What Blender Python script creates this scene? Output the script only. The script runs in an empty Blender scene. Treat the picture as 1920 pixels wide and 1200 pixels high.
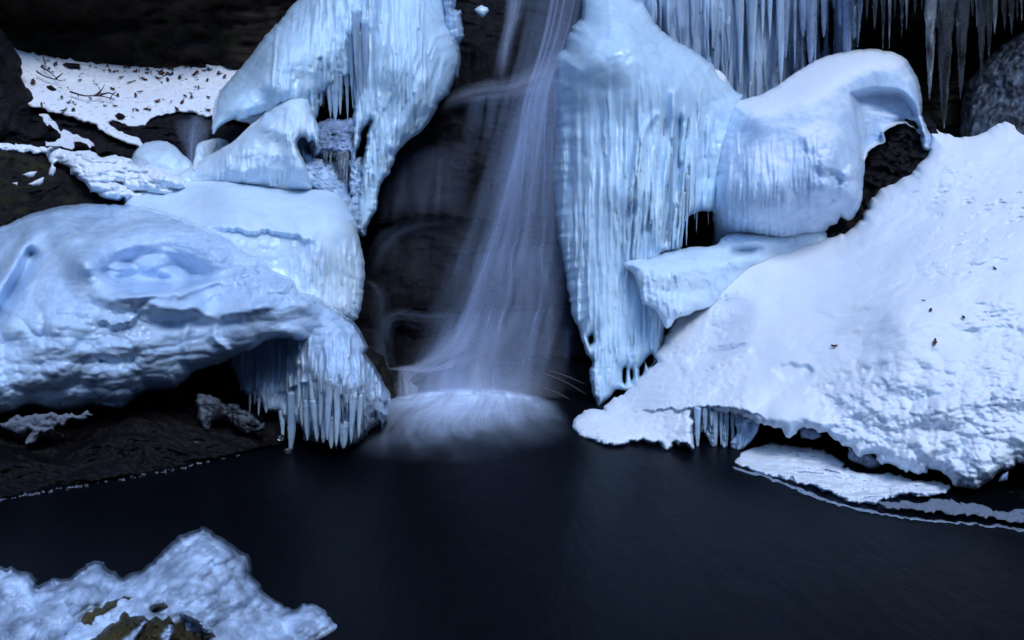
import bpy, math, random
import numpy as np
random.seed(7)
RNG = np.random.RandomState(11)
scene = bpy.context.scene
COL = scene.collection

# ------------------------------------------------------------------ camera
CAMZ, PITCH, HF = 1.6, math.radians(-10), math.radians(25)
cam_d = bpy.data.cameras.new("camera"); cam = bpy.data.objects.new("camera", cam_d)
COL.objects.link(cam); scene.camera = cam
cam.location = (0, 0, CAMZ); cam.rotation_euler = (math.radians(90) + PITCH, 0, 0)
cam_d.angle = 2 * HF; cam_d.sensor_fit = 'HORIZONTAL'; cam_d.clip_end = 200; cam_d.clip_start = .05
TH = math.tan(HF); CP, SP = math.cos(PITCH), math.sin(PITCH)

def place(u, v, Y):
    """world point seen at photo position (u, v) at distance Y"""
    a = (np.asarray(u, float) - 960) / 960 * TH
    b = -(np.asarray(v, float) - 600) / 960 * TH
    dy = CP - b * SP; dz = SP + b * CP
    k = Y / dy
    return np.stack([a * k, Y + 0 * a, CAMZ + dz * k], -1)

def water_Y(v):
    b = -(v - 600) / 960 * TH
    return -CAMZ * (CP - b * SP) / (SP + b * CP)

# ------------------------------------------------------------------ noise
PERM = RNG.permutation(256); PERM = np.concatenate([PERM, PERM, PERM])
GR = RNG.randn(256, 3); GR /= np.linalg.norm(GR, axis=1)[:, None]
def noise(P):
    I = np.floor(P).astype(int); F = P - I; I &= 255
    W = F * F * F * (F * (F * 6 - 15) + 10)
    out = 0
    for dx in (0, 1):
        wx = W[..., 0] if dx else 1 - W[..., 0]
        for dy in (0, 1):
            wy = W[..., 1] if dy else 1 - W[..., 1]
            for dz in (0, 1):
                wz = W[..., 2] if dz else 1 - W[..., 2]
                h = PERM[PERM[PERM[(I[..., 0] + dx) & 255] + ((I[..., 1] + dy) & 255)] + ((I[..., 2] + dz) & 255)]
                g = GR[h]
                out = out + wx * wy * wz * (g[..., 0] * (F[..., 0] - dx) + g[..., 1] * (F[..., 1] - dy) + g[..., 2] * (F[..., 2] - dz))
    return out * 1.6
def fbm(P, f, octs=4, gain=.5, s=(1, 1, 1), off=0., mode=0):
    Q = P * np.array(s) * f + off
    a = 1.; r = 0; t = 0
    for _ in range(octs):
        n = noise(Q)
        if mode == 1: n = np.abs(n) * 2 - .45          # billow: pillows with creases
        if mode == 2: n = 1 - np.abs(n) * 2.4 - .45    # ridges
        r = r + a * n; t += a; a *= gain; Q = Q * 2.03 + 17.3
    return r / t
def worley(x, y, seed=0):
    """rounded cells, 0 at borders .. 1 at centres"""
    ix = np.floor(x).astype(int); iy = np.floor(y).astype(int)
    best = np.full(x.shape, 9.)
    for dx in (-1, 0, 1):
        for dy in (-1, 0, 1):
            cx, cy = ix + dx, iy + dy
            h = PERM[PERM[(cx + seed) & 255] + (cy & 255)]; h2 = PERM[h + 37]; h3 = PERM[h + 91]
            px = cx + .15 + .7 * h / 255.; py = cy + .15 + .7 * h2 / 255.
            d = np.sqrt((x - px) ** 2 + (y - py) ** 2) / (.6 + .5 * h3 / 255.)
            best = np.minimum(best, d)
    return np.sqrt(np.clip(1 - best ** 2, 0, 1))

# ------------------------------------------------------------------ outlines
def catmull(P, step=6.):
    P = np.array(P, float); n = len(P); out = []
    for i in range(n - 1):
        p0 = P[max(i - 1, 0)]; p1 = P[i]; p2 = P[i + 1]; p3 = P[min(i + 2, n - 1)]
        k = max(1, int(np.linalg.norm(p2 - p1) / step))
        for t in np.arange(k) / k:
            out.append(.5 * ((2 * p1) + (p2 - p0) * t + (2 * p0 - 5 * p1 + 4 * p2 - p3) * t * t + (-p0 + 3 * p1 - 3 * p2 + p3) * t ** 3))
    out.append(P[-1]); return np.array(out)
def teeth(p0, p1, amp, wid, rs):
    p0 = np.array(p0, float); p1 = np.array(p1, float)
    L = np.linalg.norm(p1 - p0); d = (p1 - p0) / max(L, 1e-6); x = 0; out = [p0]
    while x < L - 2:
        w = min(wid * rs.uniform(.5, 1.5), L - x); a = amp * rs.uniform(.1, 1) ** 1.4
        for f, g in ((.2, .25), (.38, .65), (.5, 1.), (.62, .6), (.8, .22), (1., 0.)):
            out.append(p0 + d * (x + f * w) + np.array([rs.uniform(-.04, .04) * w, g * a]))
        x += w
    return np.array(out)
def outline(spec, rough, seed=3, lobe=None):
    """points (u, v); ('f', amp, wid) between two points hangs a fringe of icicle teeth there"""
    rs = np.random.RandomState(seed); secs = []; cur = []; i = 0
    while i < len(spec):
        p = spec[i]
        if p[0] == 'f':
            secs.append(catmull(cur) if len(cur) > 1 else np.array(cur, float))
            secs.append(teeth(cur[-1], spec[i + 1], p[1], p[2], rs)); cur = [spec[i + 1]]; i += 2; continue
        cur.append(p); i += 1
    if len(cur) > 1: secs.append(catmull(cur))
    P = np.concatenate(secs)
    if np.linalg.norm(P[0] - P[-1]) > 12:
        P = np.concatenate([P, catmull([P[-1], P[0]])[1:-1]])
    if rough:
        Q = np.stack([P[:, 0], P[:, 1], 0 * P[:, 0] + seed * 3.1], -1)
        o = np.stack([fbm(Q, .05, 4, .75, off=5), fbm(Q, .05, 4, .75, off=90)], -1)
        P = P + o * rough * 4.2
    if lobe:
        d = np.roll(P, -1, 0) - np.roll(P, 1, 0); ar = .5 * np.sum(P[:, 0] * np.roll(P[:, 1], -1) - np.roll(P[:, 0], -1) * P[:, 1])
        nn = np.stack([d[:, 1], -d[:, 0]], -1) / (np.linalg.norm(d, axis=1)[:, None] + 1e-6) * (1 if ar > 0 else -1)
        s = np.cumsum(np.linalg.norm(np.diff(P, axis=0, prepend=P[:1]), axis=1)); rs2 = np.random.RandomState(seed + 9)
        kn = np.cumsum(rs2.uniform(.45, 1.6, 4000)) * lobe[1]; k = np.searchsorted(kn, s); a0 = kn[np.maximum(k - 1, 0)] * (k > 0); f = (s - a0) / (kn[k] - a0)
        P = P + nn * (np.sqrt(np.clip(1 - (2 * f - 1) ** 2, 0, 1)) - .4)[:, None] * lobe[0] * (.4 + .9 * rs2.rand(4001)[k])[:, None]
    return P
def poly_sd(P, u0, v0, st, nu, nv, rmax):
    """signed distance (px, >0 inside) on a grid"""
    D = np.full((nv, nu), rmax, float); IN = np.zeros((nv, nu), bool)
    us = u0 + st * np.arange(nu); vs = v0 + st * np.arange(nv)
    A = P; B = np.roll(P, -1, 0)
    for (ax, ay), (bx, by) in zip(A, B):
        i0 = max(0, int((min(ax, bx) - rmax - u0) / st)); i1 = min(nu, int((max(ax, bx) + rmax - u0) / st) + 2)
        j0 = max(0, int((min(ay, by) - rmax - v0) / st)); j1 = min(nv, int((max(ay, by) + rmax - v0) / st) + 2)
        if i0 < i1 and j0 < j1:
            U, V = us[None, i0:i1], vs[j0:j1, None]
            L2 = (bx - ax) ** 2 + (by - ay) ** 2 + 1e-9
            t = np.clip(((U - ax) * (bx - ax) + (V - ay) * (by - ay)) / L2, 0, 1)
            d = np.sqrt((U - ax - t * (bx - ax)) ** 2 + (V - ay - t * (by - ay)) ** 2)
            D[j0:j1, i0:i1] = np.minimum(D[j0:j1, i0:i1], d)
        if ay != by:
            rows = np.where((vs >= min(ay, by)) & (vs < max(ay, by)))[0]
            if len(rows):
                xc = ax + (vs[rows] - ay) * (bx - ax) / (by - ay)
                IN[rows] ^= us[None, :] < xc[:, None]
    return np.where(IN, D, -D)

class Ctx: pass
def tps(ctrl, U, V):
    C = np.array(ctrl, float); n = len(C)
    if n == 1: return np.full(U.shape, C[0, 2])
    x = C[:, :2] / 500.
    if n < 4:
        A = np.c_[np.ones(n), x]; w = np.linalg.lstsq(A, C[:, 2], rcond=None)[0]
        return w[0] + w[1] * U / 500 + w[2] * V / 500
    r = np.linalg.norm(x[:, None] - x[None], axis=-1)
    K = np.where(r > 0, r * r * np.log(r + 1e-12), 0) + 1e-3 * np.eye(n)
    Pm = np.c_[np.ones(n), x]
    M = np.block([[K, Pm], [Pm.T, np.zeros((3, 3))]])
    w = np.linalg.solve(M, np.r_[C[:, 2], 0, 0, 0])
    out = w[n] + w[n + 1] * U / 500 + w[n + 2] * V / 500
    for i in range(n):
        r2 = (U / 500 - x[i, 0]) ** 2 + (V / 500 - x[i, 1]) ** 2
        out = out + w[i] * .5 * r2 * np.log(r2 + 1e-12)
    return out
def idw(ctrl, U, V):
    num = 0; den = 0
    for (a, b, c) in ctrl:
        w = 1 / ((U - a) ** 2 + (V - b) ** 2 + 30.) ** 1.3; num = num + w * c; den = den + w
    return num / den
def pdist(c, pts):
    D = np.full(c.U.shape, 1e9)
    P = catmull(pts, 10) if len(pts) > 2 else np.array(pts, float)
    for (ax, ay), (bx, by) in zip(P[:-1], P[1:]):
        L2 = (bx - ax) ** 2 + (by - ay) ** 2 + 1e-9
        t = np.clip(((c.U - ax) * (bx - ax) + (c.V - ay) * (by - ay)) / L2, 0, 1)
        D = np.minimum(D, np.hypot(c.U - ax - t * (bx - ax), c.V - ay - t * (by - ay)))
    return D
def ridge(c, pts, w, h): return h * np.exp(-(pdist(c, pts) / w) ** 2)
def ball(c, u, v, ru, rv, h, rot=0.):
    a = math.radians(rot); x = (c.U - u) * math.cos(a) + (c.V - v) * math.sin(a); y = -(c.U - u) * math.sin(a) + (c.V - v) * math.cos(a)
    return h * np.clip(1 - ((x / ru) ** 2 + (y / rv) ** 2) / 1.5, 0, 1) ** 1.8
def region(c, pts, soft, rough=0, seed=1):
    P = outline(pts, rough, seed)
    sd = poly_sd(P, c.U[0, 0], c.V[0, 0], c.st, c.U.shape[1], c.U.shape[0], max(soft * 1.5, 4))
    return np.clip(sd / soft * .5 + .5, 0, 1) ** 2 * (3 - 2 * np.clip(sd / soft * .5 + .5, 0, 1))
def fused(c, n, box, w, h, L, seed=0, lean=0., tip=.15):
    """icicles frozen together: long tapered ribs running down the face"""
    rs = np.random.RandomState(seed); out = np.zeros(c.U.shape); u00, v00 = c.U[0, 0], c.V[0, 0]
    for _ in range(n):
        u = rs.uniform(box[0], box[2]); v = rs.uniform(box[1], box[3]); w0 = rs.uniform(*w); l = rs.uniform(*L); hh = rs.uniform(*h); ln = lean + rs.randn() * .02
        i0 = max(0, int((u - w0 - abs(ln) * l - u00) / c.st)); i1 = int((u + w0 + abs(ln) * l - u00) / c.st) + 2; j0 = max(0, int((v - u00 * 0 - v00) / c.st)); j1 = int((v + l - v00) / c.st) + 1
        if i1 <= i0 or j1 <= j0 or i0 >= c.U.shape[1] or j0 >= c.U.shape[0]: continue
        U = c.U[j0:j1, i0:i1]; V = c.V[j0:j1, i0:i1]; t = np.clip((V - v) / l, 0, 1)
        ww = w0 * ((1 - t) ** .7 * (1 - tip) + tip) * np.clip(t / .2, .3, 1) ** .5
        x = (U - u - ln * (V - v) - .6 * np.sin(V / 9. + u)) / ww
        f = hh * np.clip(1 - x * x, 0, 1) ** .75 * np.clip(t / .42, 0, 1) ** 1.4 * np.clip((1 - t) / .06, 0, 1)
        out[j0:j1, i0:i1] = np.maximum(out[j0:j1, i0:i1], f)
    return out
def lip(c, pts, h, fade, edge=2.5):
    """a ledge: full height on the line, cut off sharply below it, fading out above"""
    P = catmull(pts, 8); vl = np.interp(c.U, P[:, 0], P[:, 1], left=np.nan, right=np.nan)
    j = fbm(np.stack([c.U, 0 * c.U, 0 * c.U + pts[0][0]], -1), .06, 3) * 9
    d = vl + j - c.V
    e = np.clip(np.minimum(c.U - P[0, 0], P[-1, 0] - c.U) / 40., 0, 1)
    r = np.clip(d / edge + .5, 0, 1) * np.exp(-np.clip(d, 0, None) / fade) * h * e
    return np.nan_to_num(r)

# ------------------------------------------------------------------ objects
def mesh_obj(name, V, F, mat, parent=None, smooth=True, org=None, uv=None, attr=None):
    V = np.asarray(V, np.float32); F = np.asarray(F, np.int32)
    if org is None: org = np.array([V[:, 0].mean(), V[:, 1].mean(), V[:, 2].min()])
    if parent is not None: org = np.array(parent.location)
    me = bpy.data.meshes.new(name); n, k = F.shape
    me.vertices.add(len(V)); me.vertices.foreach_set('co', (V - org).astype(np.float32).ravel())
    me.loops.add(n * k); me.loops.foreach_set('vertex_index', F.ravel())
    me.polygons.add(n); me.polygons.foreach_set('loop_start', np.arange(n) * k); me.polygons.foreach_set('loop_total', np.full(n, k))
    me.update(calc_edges=True); me.validate()
    me.polygons.foreach_set('use_smooth', np.full(len(me.polygons), smooth))
    if uv is not None:
        L = me.uv_layers.new(name='UVMap'); li = np.zeros(len(me.loops), np.int32); me.loops.foreach_get('vertex_index', li)
        L.data.foreach_set('uv', np.asarray(uv, np.float32)[li].ravel())
    if attr is not None:
        for kx, val in attr.items():
            at = me.attributes.new(kx, 'FLOAT', 'POINT'); at.data.foreach_set('value', np.asarray(val, np.float32))
    o = bpy.data.objects.new(name, me); COL.objects.link(o)
    if mat: me.materials.append(mat)
    if parent is not None: o.parent = parent
    else: o.location = org
    return o
def tag(o, label, cat, group=None):
    o['label'] = label; o['category'] = cat
    if group: o['group'] = group
    return o
def thing(name, loc, label, cat, group=None):
    o = bpy.data.objects.new(name, None); COL.objects.link(o); o.location = loc; o.empty_display_size = .1
    return tag(o, label, cat, group)
def structure(o): o['kind'] = 'structure'; return o

SURF = {}
def relief(name, spec, ctrl, T, R, mat, parent=None, extra=None, rough=2., holes=(), st=2., tb=.12, seed=3, key=None, prof=.5, lobe=None):
    """a closed body of ice, snow or rock: outline, distance field, rounded rim of depth T, sculpted front, rounded back"""
    P = outline(spec, rough, seed, lobe)
    u0, v0 = P.min(0) - 3 * st; u1, v1 = P.max(0) + 3 * st
    nu = int((u1 - u0) / st) + 1; nv = int((v1 - v0) / st) + 1
    rm = (max(r[2] for r in R) if isinstance(R, (list, tuple)) else R) * 1.02 + 4
    sd = poly_sd(P, u0, v0, st, nu, nv, max(rm, 30))
    for k, h in enumerate(holes):
        hp = outline(h, rough * .6, seed + 5 + k)
        sd = np.minimum(sd, -poly_sd(hp, u0, v0, st, nu, nv, max(rm, 30)))
    U, V = np.meshgrid(u0 + st * np.arange(nu), v0 + st * np.arange(nv))
    ins = sd > 0
    cell = ins[:-1, :-1] | ins[1:, :-1] | ins[:-1, 1:] | ins[1:, 1:]
    used = np.zeros_like(ins); used[:-1, :-1] |= cell; used[1:, :-1] |= cell; used[:-1, 1:] |= cell; used[1:, 1:] |= cell
    gy, gx = np.gradient(sd, st); gn = np.hypot(gx, gy) + 1e-6
    m = used & ~ins
    du = np.where(m, np.clip(-sd, 0, 1.45 * st) * gx / gn, 0); dv = np.where(m, np.clip(-sd, 0, 1.45 * st) * gy / gn, 0)
    U = U + du; V = V + dv
    c = Ctx(); c.st = st; c.sd = np.clip(sd, 0, None)
    c.U, c.V = np.meshgrid(u0 + st * np.arange(nu), v0 + st * np.arange(nv))
    Yb = tps(ctrl, U, V); c.Y = Yb; c.P = place(U, V, Yb)
    Rr = idw(R, U, V) if isinstance(R, (list, tuple)) else R
    Tt = idw(T, U, V) if isinstance(T, (list, tuple)) else T
    x = np.clip(c.sd / Rr, 0, 1); pr = (1 - (1 - x) ** 2) ** prof
    ex = extra(c) if extra else 0
    win = np.clip(c.sd / 6., 0, 1) ** .7
    Yf = Yb + Tt * (1 - pr) - ex * win
    Bk = Yb + Tt + tb * np.sqrt(1 - (1 - np.clip(c.sd / 45., 0, 1)) ** 2)
    Bk = np.where(ins, np.maximum(Bk, Yf + .004 + .10 * np.clip(c.sd / 14., 0, 1)), Yf)
    PF = place(U, V, Yf); PB = place(U, V, Bk)
    idf = -np.ones(U.shape, int); idf[used] = np.arange(used.sum()); nf = used.sum()
    inn = ins & used; idb = idf.copy(); idb[inn] = nf + np.arange(inn.sum())
    VV = np.concatenate([PF[used], PB[inn]])
    j, i = np.where(cell)
    Ff = np.stack([idf[j, i], idf[j + 1, i], idf[j + 1, i + 1], idf[j, i + 1]], -1)
    Fb = np.stack([idb[j, i], idb[j, i + 1], idb[j + 1, i + 1], idb[j + 1, i]], -1)
    same = (Ff[:, [0, 3, 2, 1]] == Fb).all(1)
    o = mesh_obj(name, VV, np.concatenate([Ff, Fb[~same]]), mat, parent)
    SURF[key or name] = (u0, v0, st, Yf, ins)
    return o
def on(key, u, v):
    """point and normal of a sculpted front at photo position (u, v)"""
    u0, v0, st, Y, ins = SURF[key]; i = int(round((u - u0) / st)); j = int(round((v - v0) / st))
    if not (2 < i < Y.shape[1] - 3 and 2 < j < Y.shape[0] - 3) or not ins[j, i]: return None
    g = lambda a, b: place(u0 + a * st, v0 + b * st, Y[b, a])
    p = g(i, j); n = np.cross(g(i + 2, j) - g(i - 2, j), g(i, j - 2) - g(i, j + 2)); n /= np.linalg.norm(n) + 1e-9
    if n[1] > 0: n = -n
    return p, n

def hang(key, u, v0, v1, r, mat, parent, lean=0, Y=None, **k):
    q = on(key, u, v0) if key else None
    Yt = (q[0][1] + .02 if q else (Y or 5.4))
    return icicle(place(u, v0, Yt), place(u + lean, v1, Yt - .04), r * Yt * .00049, mat, parent, **k)
def icicle(top, bot, r, mat, parent=None, name='icicle', lump=.18, bend=.0, flat=.8, tip=.12, n=12, m=26, blunt=0.):
    """tapered rippled icicle from point top to point bot"""
    top = np.array(top, float); bot = np.array(bot, float); L = np.linalg.norm(bot - top)
    rs = np.random.RandomState(int(abs(top[0] * 7919 + bot[2] * 613)) % 99991)
    t = np.linspace(0, 1, m)[:, None]; a = np.linspace(0, 2 * np.pi, n, endpoint=False)[None]
    rad = r * ((1 - t) ** (.8 + rs.uniform(-.15, .25)) * (1 - tip) + tip * (1 - t ** 6) ** .5 + blunt * np.exp(-((t - .96) / .03) ** 2))
    ph = rs.uniform(0, 9); kx = max(4, L / .022)
    rad = rad * (1 + lump * .28 * np.sin(t * kx + ph + 1.6 * np.sin(a + ph)) + lump * rs.randn(m, 1) * .35 + lump * .6 * rs.randn(1, n) + .25 * lump * rs.randn(m, n))
    axis = top[None] + (bot - top)[None] * t + np.stack([bend * np.sin(t[:, 0] * 2.6 + ph), 0 * t[:, 0], 0 * t[:, 0]], -1) * L
    V = np.stack([axis[:, 0:1] + rad * np.cos(a), axis[:, 1:2] + rad * np.sin(a) * flat, axis[:, 2:3] + 0 * rad], -1).reshape(-1, 3)
    V = np.concatenate([V, axis[:1] + [[0, 0, r * .3]], axis[-1:] - [[0, 0, r * .05]]])
    F = []
    for k in range(m - 1):
        for q in range(n): F.append((k * n + q, (k + 1) * n + q, (k + 1) * n + (q + 1) % n, k * n + (q + 1) % n))
    N = m * n
    for q in range(n): F.append((N, q, (q + 1) % n, (q + 1) % n)); F.append((N + 1, (m - 1) * n + (q + 1) % n, (m - 1) * n + q, (m - 1) * n + q))
    me_f = np.array(F)
    quads = me_f[:-2 * n]; tris = me_f[-2 * n:][:, :3]
    return mesh_mixed(name, V, quads, tris, mat, parent)
def mesh_mixed(name, V, quads, tris, mat, parent):
    me = bpy.data.meshes.new(name)
    if parent is not None: org = np.array(parent.location)
    else: org = np.array([V[:, 0].mean(), V[:, 1].mean(), V[:, 2].max()])
    me.from_pydata([tuple(x) for x in (V - org)], [], [tuple(int(y) for y in q) for q in quads] + [tuple(int(y) for y in q) for q in tris])
    me.polygons.foreach_set('use_smooth', np.ones(len(me.polygons), bool))
    o = bpy.data.objects.new(name, me); COL.objects.link(o); me.materials.append(mat)
    if parent is not None: o.parent = parent
    else: o.location = org
    return o

# ------------------------------------------------------------------ materials
def newmat(name):
    m = bpy.data.materials.new(name); m.use_nodes = True; nt = m.node_tree
    for n in list(nt.nodes): nt.nodes.remove(n)
    def N(t, **k):
        n = nt.nodes.new(t)
        for a, b in k.items():
            if a.startswith('i_'):
                key = a[2:]; key = int(key) if key.isdigit() else key.replace('_', ' ')
                n.inputs[key].default_value = b
            else: setattr(n, a, b)
        return n
    return m, nt, N, nt.links.new
def ramp(N, a, b, ca=(0, 0, 0, 1), cb=(1, 1, 1, 1)):
    r = N('ShaderNodeValToRGB'); e = r.color_ramp.elements; e[0].position = a; e[1].position = b; e[0].color = ca; e[1].color = cb; return r
def m_noise(N, L, co, scale, stretch=(1, 1, 1), detail=6, rough=.6, dist=0.):
    mp = N('ShaderNodeMapping'); mp.inputs['Scale'].default_value = stretch; L(co, mp.inputs[0])
    n = N('ShaderNodeTexNoise'); n.inputs['Scale'].default_value = scale; n.inputs['Detail'].default_value = detail
    n.inputs['Roughness'].default_value = rough; n.inputs['Distortion'].default_value = dist; L(mp.outputs[0], n.inputs['Vector']); return n.outputs[0]
def mixc(N, L, f, a, b):
    m = N('ShaderNodeMix', data_type='RGBA')
    for s, x in ((0, f), (6, a), (7, b)):
        if hasattr(x, 'is_linked'): L(x, m.inputs[s])
        else: m.inputs[s].default_value = x
    return m.outputs[2]
def mixf(N, L, f, a, b):
    m = N('ShaderNodeMix', data_type='FLOAT')
    for s, x in ((0, f), (2, a), (3, b)):
        if hasattr(x, 'is_linked'): L(x, m.inputs[s])
        else: m.inputs[s].default_value = x
    return m.outputs[0]
def math_(N, L, op, a, b=0., cl=False):
    m = N('ShaderNodeMath', operation=op, use_clamp=cl)
    for s, x in ((0, a), (1, b)):
        if hasattr(x, 'is_linked'): L(x, m.inputs[s])
        else: m.inputs[s].default_value = x
    return m.outputs[0]

def ice_mat(name, white=(.66, .80, .93), clear=(.30, .46, .60), amount=.5, streak=.12, snow=.5, rough=.3, bump=.5, sss=.9, sscale=.035, coat=.6, trans=0., cells=True, bscale=1., sharp=.18):
    m, nt, N, L = newmat(name)
    out = N('ShaderNodeOutputMaterial'); b = N('ShaderNodeBsdfPrincipled'); L(b.outputs[0], out.inputs[0])
    co = N('ShaderNodeTexCoord').outputs['Object']; geo = N('ShaderNodeNewGeometry')
    s1 = m_noise(N, L, co, 16 * bscale, (1, 1, streak), 6, .62)
    s2 = m_noise(N, L, co, 3.0, (1, 1, .5), 4, .55)
    s = math_(N, L, 'ADD', math_(N, L, 'MULTIPLY', s1, .6), math_(N, L, 'MULTIPLY', s2, .4))
    r = ramp(N, .5 - sharp - .12 + (.5 - amount) * .3 * -1, .5 + sharp * .6 + (amount - .5) * .3); L(s, r.inputs[0])
    col = mixc(N, L, r.outputs[0], (*clear, 1), (*white, 1))
    sep = N('ShaderNodeSeparateXYZ'); L(geo.outputs['Normal'], sep.inputs[0])
    nz = m_noise(N, L, co, 14, (1, 1, 1), 5, .6)
    sn = math_(N, L, 'ADD', sep.outputs[2], math_(N, L, 'MULTIPLY', math_(N, L, 'ADD', nz, s2), .32))
    sr = ramp(N, 1.02 - snow * .95, 1.52 - snow * .95); L(math_(N, L, 'SUBTRACT', sn, .17), sr.inputs[0])
    col2 = mixc(N, L, sr.outputs[0], col, (.84, .87, .93, 1)) if snow else col; L(col2, b.inputs['Base Color'])
    rv = math_(N, L, 'MULTIPLY', nz, .3); rr = math_(N, L, 'ADD', rv, rough - .12)
    L(mixf(N, L, sr.outputs[0], rr, .75) if snow else rr, b.inputs['Roughness'])
    b.inputs['IOR'].default_value = 1.31; b.inputs['Coat Weight'].default_value = coat; b.inputs['Coat Roughness'].default_value = .06; b.inputs['Coat IOR'].default_value = 1.33
    b.inputs['Subsurface Weight'].default_value = sss; b.inputs['Subsurface Radius'].default_value = (.7, .85, 1.); b.inputs['Subsurface Scale'].default_value = sscale
    if trans: L(math_(N, L, 'MULTIPLY', math_(N, L, 'SUBTRACT', 1., r.outputs[0]), trans), b.inputs['Transmission Weight'])
    f1 = m_noise(N, L, co, 60 * bscale, (1, 1, 1), 5, .65); f2 = m_noise(N, L, co, 30 * bscale, (1, 1, streak * 1.6), 4, .6)
    hgt = math_(N, L, 'ADD', math_(N, L, 'MULTIPLY', f1, .5), math_(N, L, 'MULTIPLY', f2, .6 if streak < .5 else .2))
    if cells:
        vo = N('ShaderNodeTexVoronoi', feature='SMOOTH_F1'); vo.inputs['Scale'].default_value = 60 * bscale
        mp = N('ShaderNodeMapping'); mp.inputs['Scale'].default_value = (1, 1, .6); L(co, mp.inputs[0]); L(mp.outputs[0], vo.inputs['Vector'])
        hgt = math_(N, L, 'SUBTRACT', hgt, math_(N, L, 'MULTIPLY', vo.outputs[0], .5))
    bp = N('ShaderNodeBump'); bp.inputs['Strength'].default_value = bump; bp.inputs['Distance'].default_value = .012
    L(hgt, bp.inputs['Height']); L(bp.outputs[0], b.inputs['Normal'])
    return m
def snow_mat(name, dirt=.0, scale=1., col=(.86, .88, .93), bump=.5):
    m, nt, N, L = newmat(name)
    out = N('ShaderNodeOutputMaterial'); b = N('ShaderNodeBsdfPrincipled'); L(b.outputs[0], out.inputs[0])
    co = N('ShaderNodeTexCoord').outputs['Object']
    n1 = m_noise(N, L, co, 45 * scale, (1, 1, 1), 8, .7); n2 = m_noise(N, L, co, 9 * scale, (1, 1, 1), 5, .6)
    c = mixc(N, L, n2, (*[x * .93 for x in col], 1), (*col, 1))
    if dirt:
        d = m_noise(N, L, co, 26, (1, 1, 1), 7, .7); r = ramp(N, .30 + dirt * .12, .36 + dirt * .13); L(d, r.inputs[0])
        c = mixc(N, L, r.outputs[0], (.05, .035, .028, 1), c)
    L(c, b.inputs['Base Color']); b.inputs['Roughness'].default_value = .8; b.inputs['Specular IOR Level'].default_value = .25
    b.inputs['Subsurface Weight'].default_value = .4; b.inputs['Subsurface Radius'].default_value = (.6, .8, 1.); b.inputs['Subsurface Scale'].default_value = .02
    h = math_(N, L, 'ADD', n1, math_(N, L, 'MULTIPLY', n2, 1.2))
    bp = N('ShaderNodeBump'); bp.inputs['Strength'].default_value = bump; bp.inputs['Distance'].default_value = .02; L(h, bp.inputs['Height']); L(bp.outputs[0], b.inputs['Normal'])
    return m
def rock_mat(name, a=(.012, .011, .013), c=(.045, .04, .042), moss=0., rough=.5, bump=.8, frost=0., spec=.35, layer=.35):
    m, nt, N, L = newmat(name)
    out = N('ShaderNodeOutputMaterial'); b = N('ShaderNodeBsdfPrincipled'); L(b.outputs[0], out.inputs[0])
    co = N('ShaderNodeTexCoord').outputs['Object']
    n1 = m_noise(N, L, co, 5, (layer, 1, 1), 9, .65, .4); n2 = m_noise(N, L, co, 38, (layer, 1, 1), 6, .7); n3 = m_noise(N, L, co, 7, (1, 1, 1), 6, .65)
    r = ramp(N, .35, .72); L(n1, r.inputs[0]); col = mixc(N, L, r.outputs[0], (*a, 1), (*c, 1))
    if moss:
        r2 = ramp(N, .62 - moss * .25, .72 - moss * .2); L(n3, r2.inputs[0]); f = math_(N, L, 'MULTIPLY', r2.outputs[0], math_(N, L, 'ADD', n2, .25), True)
        col = mixc(N, L, f, col, (.030, .032, .012, 1))
    rg = math_(N, L, 'ADD', math_(N, L, 'MULTIPLY', n2, .35), rough - .18)
    if frost:
        mp = m_noise(N, L, co, 22, (1, 1, .14), 6, .7); r3 = ramp(N, .62 - frost * .3, .85 - frost * .25); L(mp, r3.inputs[0])
        col = mixc(N, L, math_(N, L, 'MULTIPLY', r3.outputs[0], .8), col, (.20, .25, .32, 1))
    L(col, b.inputs['Base Color']); L(rg, b.inputs['Roughness']); b.inputs['Specular IOR Level'].default_value = spec
    bp = N('ShaderNodeBump'); bp.inputs['Strength'].default_value = bump; bp.inputs['Distance'].default_value = .03
    L(math_(N, L, 'ADD', n1, math_(N, L, 'MULTIPLY', n2, .45)), bp.inputs['Height']); L(bp.outputs[0], b.inputs['Normal'])
    return m
def plain(name, col, rough=.6, spec=.3, var=.3, sc=60):
    m, nt, N, L = newmat(name)
    out = N('ShaderNodeOutputMaterial'); b = N('ShaderNodeBsdfPrincipled'); L(b.outputs[0], out.inputs[0])
    co = N('ShaderNodeTexCoord').outputs['Object']; n = m_noise(N, L, co, sc, (1, 1, 1), 4, .6)
    L(mixc(N, L, n, (*[x * (1 - var) for x in col], 1), (*[x * (1 + var) for x in col], 1)), b.inputs['Base Color'])
    b.inputs['Roughness'].default_value = rough; b.inputs['Specular IOR Level'].default_value = spec
    return m
def clear_ice_mat(name, milk=.3, rough=.08):
    m, nt, N, L = newmat(name)
    out = N('ShaderNodeOutputMaterial'); b = N('ShaderNodeBsdfPrincipled'); L(b.outputs[0], out.inputs[0])
    co = N('ShaderNodeTexCoord').outputs['Object']; n = m_noise(N, L, co, 25, (1, 1, .15), 6, .65)
    r = ramp(N, .35, .75); L(n, r.inputs[0]); f = math_(N, L, 'MULTIPLY', r.outputs[0], milk)
    L(math_(N, L, 'SUBTRACT', 1., f, True), b.inputs['Transmission Weight'])
    b.inputs['Base Color'].default_value = (.82, .9, .97, 1); b.inputs['Roughness'].default_value = rough; b.inputs['IOR'].default_value = 1.31
    n2 = m_noise(N, L, co, 70, (1, 1, .7), 4, .6)
    bp = N('ShaderNodeBump'); bp.inputs['Strength'].default_value = .5; bp.inputs['Distance'].default_value = .01; L(n2, bp.inputs['Height']); L(bp.outputs[0], b.inputs['Normal'])
    return m
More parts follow.
